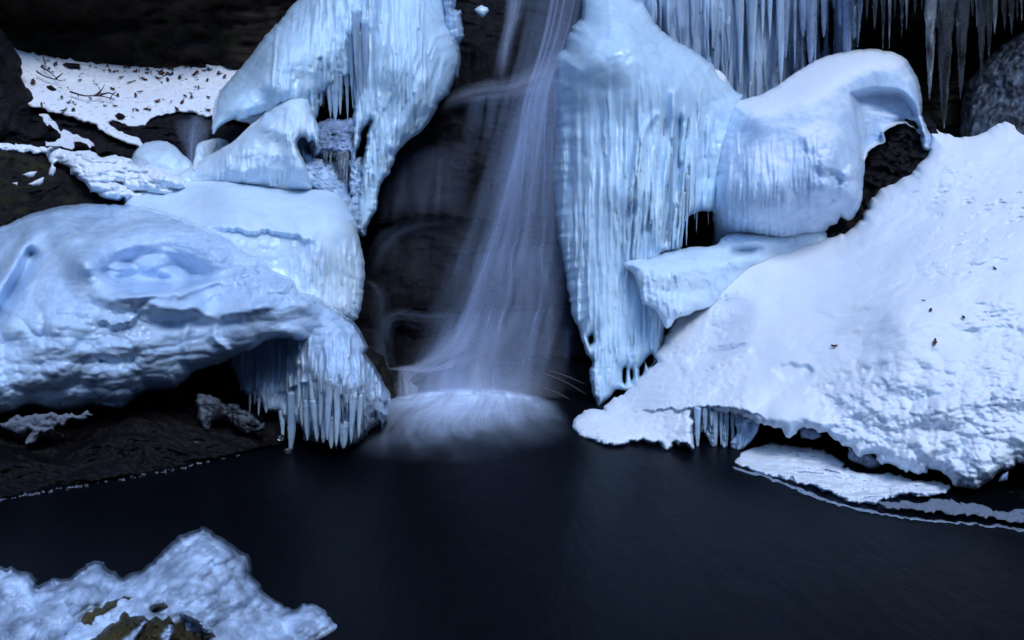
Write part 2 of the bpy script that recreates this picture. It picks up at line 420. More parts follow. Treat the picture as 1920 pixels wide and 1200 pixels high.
def fall_mat(name, fu=30., fv=.7, lo=.32, hi=.72, base=.35, col=(.60, .72, .98), noise2=0., thru=.35):
    """thin sheet of falling water: streaks follow the flow (UV v); 'density' is how much water there is"""
    m, nt, N, L = newmat(name)
    out = N('ShaderNodeOutputMaterial'); uvn = N('ShaderNodeUVMap').outputs[0]
    at = N('ShaderNodeAttribute', attribute_name='flow')
    n = m_noise(N, L, uvn, 1., (fu, fv, 1), 5, .62); r = ramp(N, lo, hi); L(n, r.inputs[0])
    k = mixf(N, L, r.outputs[0], base, 1.)
    if noise2:
        n2 = m_noise(N, L, uvn, 1., (fu * 3.1, fv * 3, 1), 6, .7); r2 = ramp(N, .35, .7); L(n2, r2.inputs[0]); k = math_(N, L, 'MULTIPLY', k, mixf(N, L, r2.outputs[0], 1 - noise2, 1.))
    a = math_(N, L, 'MULTIPLY', k, at.outputs['Fac'], True)
    d = N('ShaderNodeBsdfDiffuse'); d.inputs[0].default_value = (*col, 1); t = N('ShaderNodeBsdfTranslucent'); t.inputs[0].default_value = (*col, 1)
    ms = N('ShaderNodeMixShader'); ms.inputs[0].default_value = thru; L(d.outputs[0], ms.inputs[1]); L(t.outputs[0], ms.inputs[2])
    tr = N('ShaderNodeBsdfTransparent'); mx = N('ShaderNodeMixShader'); L(a, mx.inputs[0]); L(tr.outputs[0], mx.inputs[1]); L(ms.outputs[0], mx.inputs[2]); L(mx.outputs[0], out.inputs[0])
    return m

M = {}
M['curtain'] = ice_mat('curtain_ice', (.66, .82, .95), (.40, .60, .76), .5, .04, snow=0, rough=.28, bump=.16, cells=False)
M['shelf'] = ice_mat('shelf_ice', (.72, .84, .95), (.52, .68, .84), .5, .5, snow=0, rough=.32, bump=.22, cells=False)
M['mound'] = ice_mat('mound_ice', (.60, .75, .93), (.32, .47, .66), .5, .8, snow=0, rough=.18, bump=.30, sss=.7, sscale=.014, cells=True)
M['fringe'] = ice_mat('fringe_ice', (.54, .68, .86), (.20, .32, .46), .5, .06, snow=0, rough=.16, bump=.3, trans=.5, cells=False)
M['back'] = ice_mat('back_curtain_ice', (.54, .66, .80), (.06, .10, .17), .5, .03, snow=0, rough=.28, bump=.4, bscale=1.2, sharp=.14, cells=False)
M['grey'] = ice_mat('grey_ice', (.32, .40, .55), (.06, .09, .13), .5, .3, snow=0, rough=.25, bump=.4, trans=.4, cells=False)
M['dome'] = ice_mat('dome_ice', (.62, .76, .92), (.30, .42, .58), .5, .10, snow=.38, rough=.34, bump=.18, cells=False)
M['near'] = ice_mat('near_ice', (.60, .73, .92), (.16, .22, .32), .5, .7, snow=0, rough=.07, bump=.3, sss=.4, sscale=.005, trans=.8, bscale=.7, cells=False)
M['snow'] = snow_mat('snow_cover'); M['snow_dirty'] = snow_mat('littered_snow', dirt=.35); M['crust'] = snow_mat('frosted_snow', col=(.22, .25, .32), scale=1.4, bump=.9)
M['rock'] = rock_mat('wet_rock', (.002, .002, .003), (.012, .010, .011), spec=.15); M['rock2'] = rock_mat('dark_rock', (.004, .004, .006), (.016, .013, .015), rough=.6, spec=.12)  # both rocks near-black in their own base colour
M['moss'] = rock_mat('mossy_rock', (.005, .005, .006), (.022, .018, .018), moss=.55, rough=.7, spec=.12); M['earth'] = rock_mat('earth_bank', (.004, .0035, .004), (.060, .045, .038), moss=.4, rough=.85, spec=.08, layer=.8, bump=1.)
M['fallrock'] = rock_mat('waterfall_rock', (.003, .003, .004), (.010, .0095, .012), rough=.62, spec=.10, layer=1., bump=.3)
M['frost'] = rock_mat('ice_glazed_rock', (.008, .009, .012), (.03, .03, .036), frost=.6, rough=.4)
M['nearmoss'] = rock_mat('yellow_moss', (.015, .012, .006), (.12, .095, .02), moss=.0, rough=.35, bump=1., layer=1.)
M['clear'] = clear_ice_mat('clear_ice', .12); M['milky'] = clear_ice_mat('milky_ice', .55, .12)
M['leaf'] = plain('dead_leaf', (.045, .022, .014), .7); M['twig'] = plain('twig_bark', (.03, .022, .02), .8); M['leafred'] = plain('red_leaf', (.11, .03, .02), .6)
M['veil'] = fall_mat('falling_water', 13, .22, .36, .70, .22, noise2=.25, col=(.60, .72, 1.))
M['thin'] = fall_mat('thin_water', 9, .35, .40, .74, .12, noise2=.3)
M['mist'] = fall_mat('spray_mist', 1.2, 1.2, .3, .7, .6, noise2=.2, col=(.80, .87, 1.))
M['soft'] = fall_mat('cascade_water', 4, .8, .34, .66, .55, noise2=.3, col=(.70, .76, .94))
M['foam'] = fall_mat('foam_water', 11, 1.5, .34, .70, .3, col=(.72, .82, 1.), noise2=.3, thru=0.)

# ------------------------------------------------------------------ setting: pool, cliff
def water():
    m, nt, N, L = newmat('pool_water'); out = N('ShaderNodeOutputMaterial'); b = N('ShaderNodeBsdfPrincipled'); L(b.outputs[0], out.inputs[0])
    co = N('ShaderNodeTexCoord').outputs['Object']
    b.inputs['Base Color'].default_value = (.0025, .003, .005, 1); b.inputs['Roughness'].default_value = .33; b.inputs['Specular IOR Level'].default_value = .07; b.inputs['IOR'].default_value = 1.33
    n = m_noise(N, L, co, 9, (1, .35, 1), 4, .6); bp = N('ShaderNodeBump'); bp.inputs['Strength'].default_value = .25; bp.inputs['Distance'].default_value = .02; L(n, bp.inputs['Height']); L(bp.outputs[0], b.inputs['Normal'])
    n = 60; g = np.linspace(-1, 1, n); X, Y = np.meshgrid(g * 14, 1 + g * 13); P = np.stack([X, Y, 0 * X], -1).reshape(-1, 3)
    j, i = np.meshgrid(np.arange(n - 1), np.arange(n - 1), indexing='ij'); a = (j * n + i).ravel()
    structure(mesh_obj('pool_water', P, np.stack([a, a + 1, a + n + 1, a + n], -1), m, org=np.array([0, 0, 0.])))
    P2 = P.copy(); P2[:, :2] *= 1.3; P2[:, 2] = -.6
    structure(mesh_obj('stream_bed', P2, np.stack([a, a + 1, a + n + 1, a + n], -1), M['rock'], org=np.array([0, 0, -.6])))
water()
def cliff():
    nx = 520; xs = np.linspace(-9.5, 9.5, nx); zs = np.r_[np.linspace(-.7, 4.2, 250), np.linspace(4.3, 9, 40)]; nz = len(zs)
    X, Z = np.meshgrid(xs, zs)
    P = np.stack([X, 0 * X, Z], -1)
    y = 8.35 + .12 * (Z - 1.5) - np.clip(np.abs(X) - 4.3, 0, None) ** 1.35 * 1.5
    y -= .35 * fbm(P, .8, 5, .55, (1, 1, 1.6)) + .12 * fbm(P, 3.2, 5, .6, (.5, 1, 1.6), mode=2)
    y -= .12 * np.floor((Z + .25 * fbm(P, .7, 3)) / .42) * .3
    # undercut roof above the icicles at the upper right
    y -= np.clip((Z - 2.55) / .5, 0, 1) * np.clip((X - 1.5) / .7, 0, 1) * .75
    y -= np.clip((Z - 2.35) / .5, 0, 1) * np.clip((-1.3 - X) / .7, 0, 1) * .85  # cliff top leaning out at upper left, added to shade the snow below
    P = np.stack([X, y, Z], -1).reshape(-1, 3)
    j, i = np.meshgrid(np.arange(nz - 1), np.arange(nx - 1), indexing='ij'); a = (j * nx + i).ravel()
    structure(mesh_obj('rock_face', P, np.stack([a, a + 1, a + nx + 1, a + nx], -1), M['earth'], org=np.array([0, 8, 0.])))
cliff()
def sky_block_bank():  # unseen hill behind the camera, added to block low sky light
    nx, ny = 90, 60; xs = np.linspace(-16, 16, nx); ys = np.linspace(-1.6, -20, ny); X, Y = np.meshgrid(xs, ys)
    Q = np.stack([X, Y, 0 * X], -1)
    Z = -.3 + np.clip(-2 - Y, 0, None) ** .9 * SKY_BLOCK + np.clip(np.abs(X) - 8, 0, None) * .5 + .5 * fbm(Q, .35, 5)
    P = np.stack([X, Y, Z], -1).reshape(-1, 3)
    j, i = np.meshgrid(np.arange(ny - 1), np.arange(nx - 1), indexing='ij'); a = (j * nx + i).ravel()
    structure(mesh_obj('sky_block_hill', P, np.stack([a, a + 1, a + nx + 1, a + nx], -1), M['earth'], org=np.array([0, -8, 0.])))
SKY_BLOCK = 1.15  # steepness of the added hill, sets how much low sky it hides
sky_block_bank()
M['snowice'] = ice_mat('snow_and_ice', (.72, .83, .94), (.48, .62, .78), .6, .5, snow=.76, rough=.4, bump=.4, coat=.1, sss=.6, sscale=.012, cells=False)
M['snow_ice_low'] = ice_mat('snowy_plate_ice', (.46, .56, .70), (.05, .07, .10), .45, .6, snow=.36, rough=.25, bump=.5)
M['twigpale'] = plain('pale_twig', (.16, .15, .15), .5)
SUN_E, SUN_R, EXPO = 50, 160, 1.82

# ------------------------------------------------------------------ rock behind the fall
def ex_fall(c):
    e = .12 * fbm(c.P, 2.2, 5, .5, (1, 1, 1.8)) + .02 * fbm(c.P, 5, 3, .45, (.7, 1, 1.3), mode=2)
    e += lip(c, [(800, 200), (870, 165), (930, 162), (985, 148), (1060, 128), (1130, 120)], .22, 60)
    e += lip(c, [(640, 470), (690, 430), (740, 412), (820, 406), (900, 412), (1000, 405), (1140, 400)], .14, 40)
    e += lip(c, [(820, 480), (900, 472), (980, 462), (1060, 455), (1140, 458)], .08, 30)
    e += lip(c, [(700, 615), (740, 590), (790, 580), (850, 588), (920, 570), (1000, 580), (1090, 565), (1150, 575)], .16, 40)
    e += lip(c, [(720, 690), (780, 684), (840, 672), (880, 660)], .14, 35)
    e += lip(c, [(930, 690), (1000, 672), (1060, 668), (1130, 676)], .10, 40)
    e += ball(c, 800, 600, 90, 30, .12) + ball(c, 760, 700, 60, 26, .10) + ball(c, 850, 690, 60, 30, .08, -15)
    return e
structure(relief('waterfall_rock', [(560, -140), (1250, -140), (1260, 400), (1260, 800), (1180, 790), (1110, 765), (1040, 752), (900, 746), (740, 750), (640, 760), (560, 700)],
    [(700, 0, 7.9), (1000, 0, 7.85), (700, 300, 7.45), (1000, 200, 7.5), (1150, 200, 7.6), (700, 600, 7.1), (1000, 500, 7.18), (1150, 500, 7.2), (720, 740, 6.7), (900, 745, 6.68), (1100, 760, 6.5), (1240, 760, 6.6)],
    .12, 30, M['fallrock'], extra=ex_fall, rough=3, st=2.2, tb=.6))
# stone at the left foot of the fall
tag(relief('boulder', [(655, 640), (690, 652), (712, 664), (738, 700), (756, 738), (752, 766), (725, 775), (660, 770), (640, 700)], [(700, 660, 6.3), (700, 760, 6.15), (750, 740, 6.35)], .2, 50, M['moss'],
    extra=lambda c: .04 * fbm(c.P, 7, 4, mode=2), rough=3), 'dark mossy boulder between the left fringe of icicles and the foot of the waterfall', 'boulder')

# ------------------------------------------------------------------ the falling water
def veil(name, rows, mat, parent, ns=40, nt=90, p=.8, bulge=.03, seed=0, f0=.1, f1=.1):
    """rows: (uL, vL, uR, vR, Y, density) from top to bottom"""
    R = np.array(rows, float); t = np.linspace(0, 1, len(R)); tt = np.linspace(0, 1, nt)
    C = catmull(R, 1e9) if len(R) < 3 else None
    def cr(col):
        x = tt * (len(R) - 1); i = np.clip(x.astype(int), 0, len(R) - 2); f = x - i
        g = lambda k: R[np.clip(k, 0, len(R) - 1), col]
        p0, p1, p2, p3 = g(i - 1), g(i), g(i + 1), g(i + 2)
        return .5 * (2 * p1 + (p2 - p0) * f + (2 * p0 - 5 * p1 + 4 * p2 - p3) * f * f + (-p0 + 3 * p1 - 3 * p2 + p3) * f ** 3)
    uL, vL, uR, vR, Y, D = [cr(k)[:, None] for k in range(6)]
    s = np.linspace(0, 1, ns)[None]
    U = uL + (uR - uL) * s; V = vL + (vR - vL) * s
    Yy = Y - bulge * np.sin(np.pi * s) - .004 * np.sin(s * 23 + seed) * tt[:, None]
    P = place(U, V, Yy)
    d = np.clip(D, 0, 9) * np.sin(np.pi * np.clip(s, 0, 1)) ** p * np.clip(tt[:, None] / max(f0, 1e-3), 0, 1) ** .8 * np.clip((1 - tt[:, None]) / max(f1, 1e-3), 0, 1) ** .8
    j, i = np.meshgrid(np.arange(nt - 1), np.arange(ns - 1), indexing='ij'); a = (j * ns + i).ravel()
    wid = float(np.mean(np.hypot(uR - uL, vR - vL))) / 100.
    uv = np.stack([(s + 0 * tt[:, None]) * wid * .5 + seed * 1.37, tt[:, None] + 0 * s + seed], -1).reshape(-1, 2)
    return mesh_obj(name, P.reshape(-1, 3), np.stack([a, a + 1, a + ns + 1, a + ns], -1), mat, parent, uv=uv, attr={'flow': d.ravel()})
wf = thing('waterfall', (0, 6.6, 0), 'silky white waterfall dropping between two ice curtains into the dark pool', 'waterfall')
veil('main_stream', [(1000, -80, 1130, -80, 7.35, .6), (980, 40, 1105, 40, 7.25, .6), (965, 110, 1085, 100, 7.1, .62), (935, 210, 1062, 170, 6.95, .66), (900, 330, 1072, 320, 6.85, .5), (872, 440, 1082, 440, 6.8, .42), (850, 480, 1086, 470, 6.78, .55), (836, 560, 1090, 560, 6.7, .34), (815, 600, 1085, 590, 6.68, .5), (800, 680, 1060, 670, 6.6, .34), (780, 760, 1020, 760, 6.5, .42)], M['veil'], wf, 80, 160, .95, seed=1, f0=.01, f1=.02)
veil('main_stream', [(1005, 100, 1085, 80, 6.98, .4), (968, 200, 1065, 180, 6.88, .7), (925, 330, 1060, 320, 6.78, .5), (895, 450, 1050, 450, 6.7, .42), (860, 600, 1000, 600, 6.6, .4), (840, 755, 985, 755, 6.45, .45)], M['veil'], wf, 50, 110, 1.3, seed=2, f0=.15, f1=.02)
veil('main_stream', [(985, 140, 1040, 130, 6.93, .3), (935, 300, 1000, 300, 6.75, .5), (890, 460, 960, 460, 6.68, .4), (835, 590, 920, 580, 6.6, .4), (790, 680, 890, 680, 6.5, .45), (770, 755, 880, 755, 6.42, .4)], M['veil'], wf, 50, 110, 1.3, seed=3, f0=.2, f1=.04)
veil('main_stream', [(1010, 160, 1080, 150, 6.9, .3), (1000, 320, 1068, 320, 6.74, .25), (990, 480, 1080, 470, 6.68, .2), (960, 600, 1060, 600, 6.6, .2), (940, 750, 1030, 750, 6.45, .2)], M['veil'], wf, 50, 110, 1.3, seed=4, f0=.2, f1=.04)
veil('side_stream', [(950, -60, 1015, -60, 7.35, .4), (940, 20, 995, 20, 7.3, .42), (930, 80, 970, 80, 7.25, .4), (915, 150, 962, 150, 7.1, .25)], M['thin'], wf, 24, 50, 1.2, seed=5, f0=.01, f1=.25)
veil('side_stream', [(948, -60, 990, -60, 7.32, .4), (944, 30, 975, 30, 7.28, .5), (936, 90, 958, 90, 7.22, .4), (924, 150, 950, 150, 7.08, .2)], M['soft'], wf, 24, 50, 1.4, seed=6, f0=.01, f1=.3)
# water running along the upper ledge
veil('ledge_stream', [(806, 205, 822, 226, 6.98, .0), (846, 168, 864, 208, 6.96, .26), (900, 148, 915, 200, 6.94, .40), (955, 138, 968, 200, 6.94, .45), (1005, 112, 1018, 190, 6.93, .45), (1060, 86, 1072, 180, 6.93, .35)], M['soft'], wf, 24, 70, 1.6, seed=4, f0=.25, f1=.2)
veil('ledge_stream', [(870, 182, 960, 172, 6.92, .34), (860, 250, 950, 250, 6.9, .2), (830, 330, 935, 330, 6.86, .1)], M['thin'], wf, 40, 50, .8, seed=5, f0=.04, f1=.6)
for k, rw in enumerate([[(720, 300, 900, 250, 6.95, .16), (700, 420, 880, 420, 6.85, .12)], [(740, 290, 860, 250, 6.9, .12), (730, 400, 860, 400, 6.84, .2)],
    [(705, 425, 900, 412, 6.82, .12), (690, 560, 870, 560, 6.75, .03)]]):
    veil('thin_film', rw, M['thin'], wf, 50, 30, .5, seed=6 + k, f0=.3, f1=.3)
veil('trickle', [(672, 520, 684, 522, 6.75, 0), (682, 528, 712, 534, 6.72, .25), (690, 550, 732, 560, 6.7, .3), (690, 600, 738, 600, 6.68, .22), (690, 650, 738, 650, 6.6, .2), (700, 700, 750, 700, 6.5, .3)], M['thin'], wf, 16, 60, 1.2, seed=9)
veil('trickle', [(680, 500, 712, 520, 6.78, .08), (698, 448, 730, 480, 6.76, .2), (736, 420, 752, 450, 6.76, .22), (790, 404, 794, 434, 6.76, .22), (880, 402, 880, 428, 6.76, .2)], M['thin'], wf, 12, 60, 1.2, seed=10, f0=.3, f1=.3)
veil('trickle', [(712, 640, 740, 650, 6.55, .1), (710, 596, 742, 620, 6.58, .22), (742, 576, 756, 612, 6.6, .24), (800, 580, 802, 618, 6.6, .2), (850, 580, 852, 610, 6.6, .2)], M['thin'], wf, 14, 60, 1.2, seed=11)
# cascade over the low ledges
veil('low_cascade', [(880, 560, 940, 550, 6.58, .1), (850, 610, 915, 610, 6.55, .35), (810, 655, 880, 668, 6.5, .5), (775, 680, 800, 706, 6.47, .6), (748, 690, 778, 722, 6.44, .8), (742, 722, 788, 728, 6.42, .85), (745, 762, 790, 762, 6.38, .85)], M['soft'], wf, 30, 90, 1., seed=12, f0=.25, f1=.02)
veil('low_cascade', [(920, 585, 1000, 580, 6.56, .1), (880, 640, 960, 640, 6.53, .4), (855, 690, 930, 695, 6.5, .5), (840, 755, 930, 755, 6.42, .6)], M['soft'], wf, 36, 70, 1., seed=13, f0=.3, f1=.02)
veil('low_cascade', [(700, 694, 745, 690, 6.46, .15), (760, 684, 762, 706, 6.45, .45), (810, 686, 812, 706, 6.46, .55), (850, 672, 856, 700, 6.48, .5), (905, 652, 915, 680, 6.5, .3)], M['soft'], wf, 16, 60, 1., seed=14, f0=.2, f1=.3)
veil('low_cascade', [(780, 700, 860, 690, 6.46, .2), (790, 755, 880, 755, 6.42, .3)], M['soft'], wf, 30, 30, 1., seed=15, f0=.2, f1=.02)
veil('low_cascade', [(930, 640, 1080, 600, 6.6, .10), (900, 755, 1060, 755, 6.45, .14)], M['soft'], wf, 40, 30, .8, seed=16, f0=.3, f1=.05)
veil('side_stream', [(1010, 505, 1030, 500, 6.7, .3), (1018, 560, 1040, 560, 6.68, .25), (1020, 680, 1036, 680, 6.6, .15)], M['thin'], wf, 14, 40, 1.2, seed=17)
veil('side_stream', [(1052, 615, 1078, 615, 6.7, .3), (1054, 680, 1074, 680, 6.65, .25)], M['veil'], wf, 14, 20, 1.2, seed=18, f0=.3, f1=.3)
veil('fan_film', [(1000, 130, 1040, 100, 6.9, .3), (900, 330, 1000, 330, 6.76, .28), (840, 470, 970, 470, 6.68, .26), (790, 600, 930, 600, 6.6, .24), (760, 700, 900, 700, 6.5, .22), (740, 750, 880, 755, 6.44, .22)], M['thin'], wf, 60, 90, .7, seed=40, f0=.2, f1=.05)
veil('fan_film', [(880, 470, 1075, 455, 6.8, .18), (860, 540, 1080, 530, 6.74, .22), (850, 640, 1085, 640, 6.64, .14), (840, 740, 1075, 735, 6.5, .1)], M['thin'], wf, 60, 60, .6, seed=41, f0=.1, f1=.1)
veil('fan_film', [(830, 590, 960, 575, 6.62, .3), (800, 640, 930, 640, 6.56, .35), (770, 690, 890, 700, 6.48, .35), (755, 740, 880, 745, 6.42, .4)], M['veil'], wf, 50, 60, .8, seed=42, f0=.25, f1=.03)
veil('mist', [(690, 690, 1040, 680, 6.5, .0), (690, 725, 1050, 715, 6.44, .14), (685, 760, 1060, 752, 6.38, .30), (690, 800, 1060, 790, 6.2, .0)], M['mist'], wf, 60, 40, .8, seed=50, f0=.4, f1=.4)
veil('mist', [(760, 640, 1000, 630, 6.5, .0), (740, 700, 1010, 690, 6.42, .16), (730, 770, 1020, 760, 6.34, .3), (740, 800, 1020, 795, 6.2, .0)], M['mist'], wf, 60, 40, .8, seed=51, f0=.4, f1=.4)
# foam fanning out where the fall meets the pool
def foam(name, dens, h, seed, s=1.):
    nx_, ny_ = 110, 90; x0 = place(880, 746, water_Y(748.))[0]; y0 = water_Y(740.)
    X, T = np.meshgrid(np.linspace(-1, 1, nx_), np.linspace(0, 1, ny_))
    Y = y0 + .16 - T * 1.6 * s; W = (.56 + .16 * T) * (.8 + .2 * s); Xw = x0 + X * W - .10 * T
    Y = Y - .30 * X * X * (1 - T) + .05 * fbm(np.stack([X, T, 0 * X + seed], -1), 3, 3) * (1 - T)
    d = np.hypot(X * (1 + .12 * np.sin(T * 9 + seed)), 0); Q = np.stack([Xw, Y, 0 * X + seed], -1)
    D = dens * np.clip(1 - np.abs(X) ** 2.2, 0, 1) ** 1.2 * np.clip(T / (.36 + .3 * fbm(Q, 4, 3)), 0, 1) ** 1.4 * np.clip(1 - T * (1 + .35 * X * X + .25 * fbm(Q, 2.2, 3)), 0, 1) ** 1.6
    Z = .006 + h * np.exp(-((T - .25) / .2) ** 2) * np.clip(1 - X * X, 0, 1) + .002 * (1 - T) * fbm(Q, 9, 3) * np.clip(1 - X * X, 0, 1)
    ang = np.arctan2(Xw - x0, (y0 + .9 - Y)); r_ = np.hypot(Xw - x0, y0 + .9 - Y)
    uv = np.stack([ang * 1.6 + seed + .05 * np.sin(r_ * 5), r_ * .8], -1).reshape(-1, 2)
    j, i = np.meshgrid(np.arange(ny_ - 1), np.arange(nx_ - 1), indexing='ij'); q = (j * nx_ + i).ravel()
    return mesh_obj(name, np.stack([Xw, Y, np.maximum(Z, .004)], -1).reshape(-1, 3), np.stack([q, q + 1, q + nx_ + 1, q + nx_], -1), M['foam'], wf, uv=uv, attr={'flow': D.ravel()})
foam('foam_sheet', 1.6, .01, 1); foam('foam_sheet', 2.6, .02, 5, .70); foam('foam_sheet', 3.2, .03, 9, .45)

# ------------------------------------------------------------------ upper left: boulder, snow bank, ledges
tag(relief('boulder', [(-160, 20), (-60, 40), (-10, 52), (6, 60), (28, 92), (42, 118), (41, 150), (60, 172), (68, 196), (66, 225), (90, 245), (108, 262), (80, 274), (-160, 290)], [(0, 80, 7.3), (-140, 150, 7.3), (40, 150, 7.45), (0, 260, 7.1)], .25, 60, M['rock2'],
    extra=lambda c: .08 * fbm(c.P, 3, 5, mode=2) + .02 * fbm(c.P, 12, 4), rough=2), 'large dark boulder at the left edge beside the leaf strewn snow slope', 'boulder')
def ex_hsnow(c): return .05 * fbm(c.P, 2.5, 4) + .022 * fbm(c.P, 9, 4, .6, mode=1) + .018 * fbm(c.P, 24, 3, .6)
tag(relief('snow_bank', [(-20, 60), (42, 96), (80, 105), (150, 114), (230, 122), (300, 124), (380, 118), (460, 112), (560, 95), (600, 200), (520, 236), (400, 218), (370, 216), (350, 212), (320, 214), (285, 222), (272, 236), (245, 236), (214, 226), (205, 232), (235, 248), (262, 262), (272, 278), (240, 268), (205, 252), (175, 234), (140, 222), (100, 210), (66, 202), (20, 190)],
    [(60, 100, 8.15), (250, 122, 8.3), (450, 112, 8.3), (60, 200, 7.45), (200, 230, 7.35), (300, 215, 7.5), (450, 220, 7.5), (265, 275, 7.1)], .06, 14, M['snow_dirty'], extra=ex_hsnow, rough=3, tb=.3, key='hsnow'),
    'snow slope strewn with brown leaves and twigs under the dark bank, upper left', 'snow bank')
def ex_rk(c): return .09 * fbm(c.P, 4, 5, .6, (.6, 1, 1.3), mode=2) + .03 * fbm(c.P, 14, 4)
tag(relief('rock_ledge', [(20, 170), (120, 200), (200, 215), (260, 215), (330, 208), (440, 205), (640, 190), (640, 420), (400, 340), (300, 330), (200, 300), (80, 285), (0, 270)],
    [(60, 200, 7.6), (250, 230, 7.45), (450, 220, 7.6), (60, 280, 7.2), (250, 300, 7.1), (450, 300, 7.2), (620, 250, 7.5), (620, 400, 7.2)], .1, 16, M['rock2'], extra=ex_rk, rough=3, tb=.4, key='rk'),
    'dark rock ledge under the leaf strewn snow slope, with a trickle running down it', 'rock')
tag(relief('snow_patch', [(74, 212), (95, 220), (112, 238), (140, 248), (160, 262), (176, 272), (165, 279), (150, 268), (140, 276), (120, 278), (100, 276), (84, 270), (90, 262), (112, 264), (114, 252), (92, 238)], [(70, 215, 7.15), (110, 240, 7.1), (150, 270, 7.0)], .03, 6, M['snow_dirty'], extra=lambda c: .02 * fbm(c.P, 14, 4), rough=4, st=1.6, tb=.04),
    'ragged strip of snow on dark rock beside the big left boulder', 'snow patch')
tk = thing('trickle', (-2, 7.2, 1.4), 'thin trickle of water running down dark rock between two small ice domes', 'trickle')
veil('water_sheet', [(325, 222, 400, 222, 7.2, .2), (328, 250, 395, 250, 7.12, .5), (345, 290, 375, 290, 7.0, .45), (350, 312, 370, 312, 6.95, .3)], M['thin'], tk, 30, 30, .7, seed=20)
veil('water_sheet', [(355, 215, 385, 215, 7.18, .3), (350, 260, 376, 260, 7.1, .6), (352, 312, 368, 312, 6.9, .5)], M['veil'], tk, 16, 30, 1., seed=21)

# mossy slab with snow on it
sl = thing('mossy_slab', tuple(place(100, 420, 6.4)), 'dark mossy rock slab capped with snow, above the big left ice dome', 'rock')
relief('rock', [(-180, 268), (-60, 270), (60, 276), (150, 284), (240, 302), (330, 335), (360, 360), (340, 400), (200, 420), (-180, 520)], [(-100, 275, 6.9), (150, 290, 6.9), (300, 330, 6.8), (0, 400, 6.25), (200, 390, 6.3), (-140, 480, 6.1)], .15, 24, M['moss'], sl, extra=lambda c: .07 * fbm(c.P, 4, 5, .6, mode=2) + .025 * fbm(c.P, 16, 4), rough=2)
def ex_gs(c):
    e = .03 * fbm(c.P, 6, 4) + (.07 * worley(c.U / 40., c.V / 17., 3) + .03 * worley(c.U / 17., c.V / 9., 4)) * np.clip((c.U - 110) / 50, 0, 1) + .03 * fbm(c.P, 12, 4, mode=1)
    return e * 1.5
relief('snow_cap', [(-180, 262), (-60, 266), (0, 269), (70, 274), (130, 281), (200, 290), (250, 304), (300, 318), (345, 340), (360, 385), (300, 400), (240, 384), (232, 374), (222, 378), (190, 370), (165, 362), (160, 345), (140, 330), (130, 312), (108, 305), (98, 318), (92, 306), (80, 292), (55, 285), (20, 283), (-180, 276)],
    [(-100, 270, 6.85), (100, 280, 6.78), (250, 310, 6.62), (200, 350, 6.35), (300, 350, 6.4), (300, 385, 6.6), (220, 375, 6.4), (130, 300, 6.6)], .06, 14, M['snowice'], sl, extra=ex_gs, rough=4, st=1.6, tb=.06)
for k, pp in enumerate([[(38, 328), (60, 322), (70, 320), (64, 330), (50, 333)], [(52, 345), (66, 338), (84, 332), (80, 343), (62, 350)], [(96, 310), (106, 316), (100, 330), (90, 328)], [(24, 343), (34, 341), (32, 348)]]):
    relief('snow_fleck', pp, [(50, 330, 6.32)], .02, 5, M['snow'], sl, st=1.2, rough=1.5, tb=.02, seed=30 + k)

# small ice domes
tag(relief('ice_dome', [(240, 318), (250, 288), (268, 270), (294, 263), (320, 268), (345, 290), (366, 316), (365, 365), (250, 360)], [(300, 270, 6.95), (300, 300, 6.72), (250, 320, 6.75), (355, 320, 6.7), (300, 350, 6.8)], .2, 60, M['shelf'], extra=lambda c: .03 * fbm(c.P, 8, 4, mode=1) + ridge(c, [(268, 285), (300, 278), (330, 300)], 10, .03), rough=.8),
    'small smooth snow topped ice dome left of the trickle', 'ice dome', 'small ice domes')
tag(relief('ice_dome', [(360, 320), (364, 296), (368, 274), (386, 262), (410, 260), (430, 266), (460, 300), (420, 330)], [(400, 262, 6.95), (390, 300, 6.7)], .2, 50, M['shelf'], extra=lambda c: .03 * fbm(c.P, 8, 4, mode=1), rough=.8, seed=8),
    'small white ice dome right of the trickle, half behind the hooked dome', 'ice dome', 'small ice domes')

# ------------------------------------------------------------------ big left curtain
cl = thing('ice_cascade', tuple(place(690, 430, 6.7)), 'tall pale blue ice cascade left of the waterfall, tapering to a point', 'ice formation')
def ex_el(c):
    e = .07 * fbm(c.P, 1.6, 3) + .06 * ball(c, 640, 60, 130, 200, 1) + .03 * fbm(c.P, 4, 3, .45)
    e += fused(c, 70, (585, -60, 700, 90), (4, 12), (.015, .05), (70, 200), 1) + fused(c, 60, (520, -40, 640, 120), (6, 18), (.01, .03), (60, 160), 2, -.1)
    e += ball(c, 545, 110, 70, 80, .14) + ball(c, 480, 180, 80, 50, .12) + ball(c, 500, 120, 60, 60, .05) + ball(c, 550, 175, 46, 34, .07) + ball(c, 440, 200, 50, 40, .06)
    return e + .012 * fbm(c.P, 11, 3, mode=1)
relief('snowy_shoulder', [(640, -140), (590, -60), (566, -12), (540, 20), (500, 65), (465, 110), (430, 150), (405, 188), (397, 230), (401, 252), (414, 236), (440, 222), (448, 228), (465, 222), (490, 214), (520, 220), (560, 224), (592, 226), (602, 180), ('f', 44, 8), (638, 150), ('f', 60, 8), (700, 140), (760, 120), (760, -140)],
    [(580, -40, 7.25), (600, 60, 6.9), (430, 150, 6.95), (420, 235, 6.6), (520, 200, 6.62), (620, 180, 6.85), (700, 100, 6.85), (700, -60, 7.0), (500, 130, 6.75)], [(450, 120, .35), (650, 180, .06), (420, 240, .08), (600, -20, .4)], [(450, 110, 90), (600, -40, 100), (650, 190, 12), (430, 236, 30), (700, 0, 60)], M['curtain'], cl, extra=ex_el, rough=1.6, key='el')
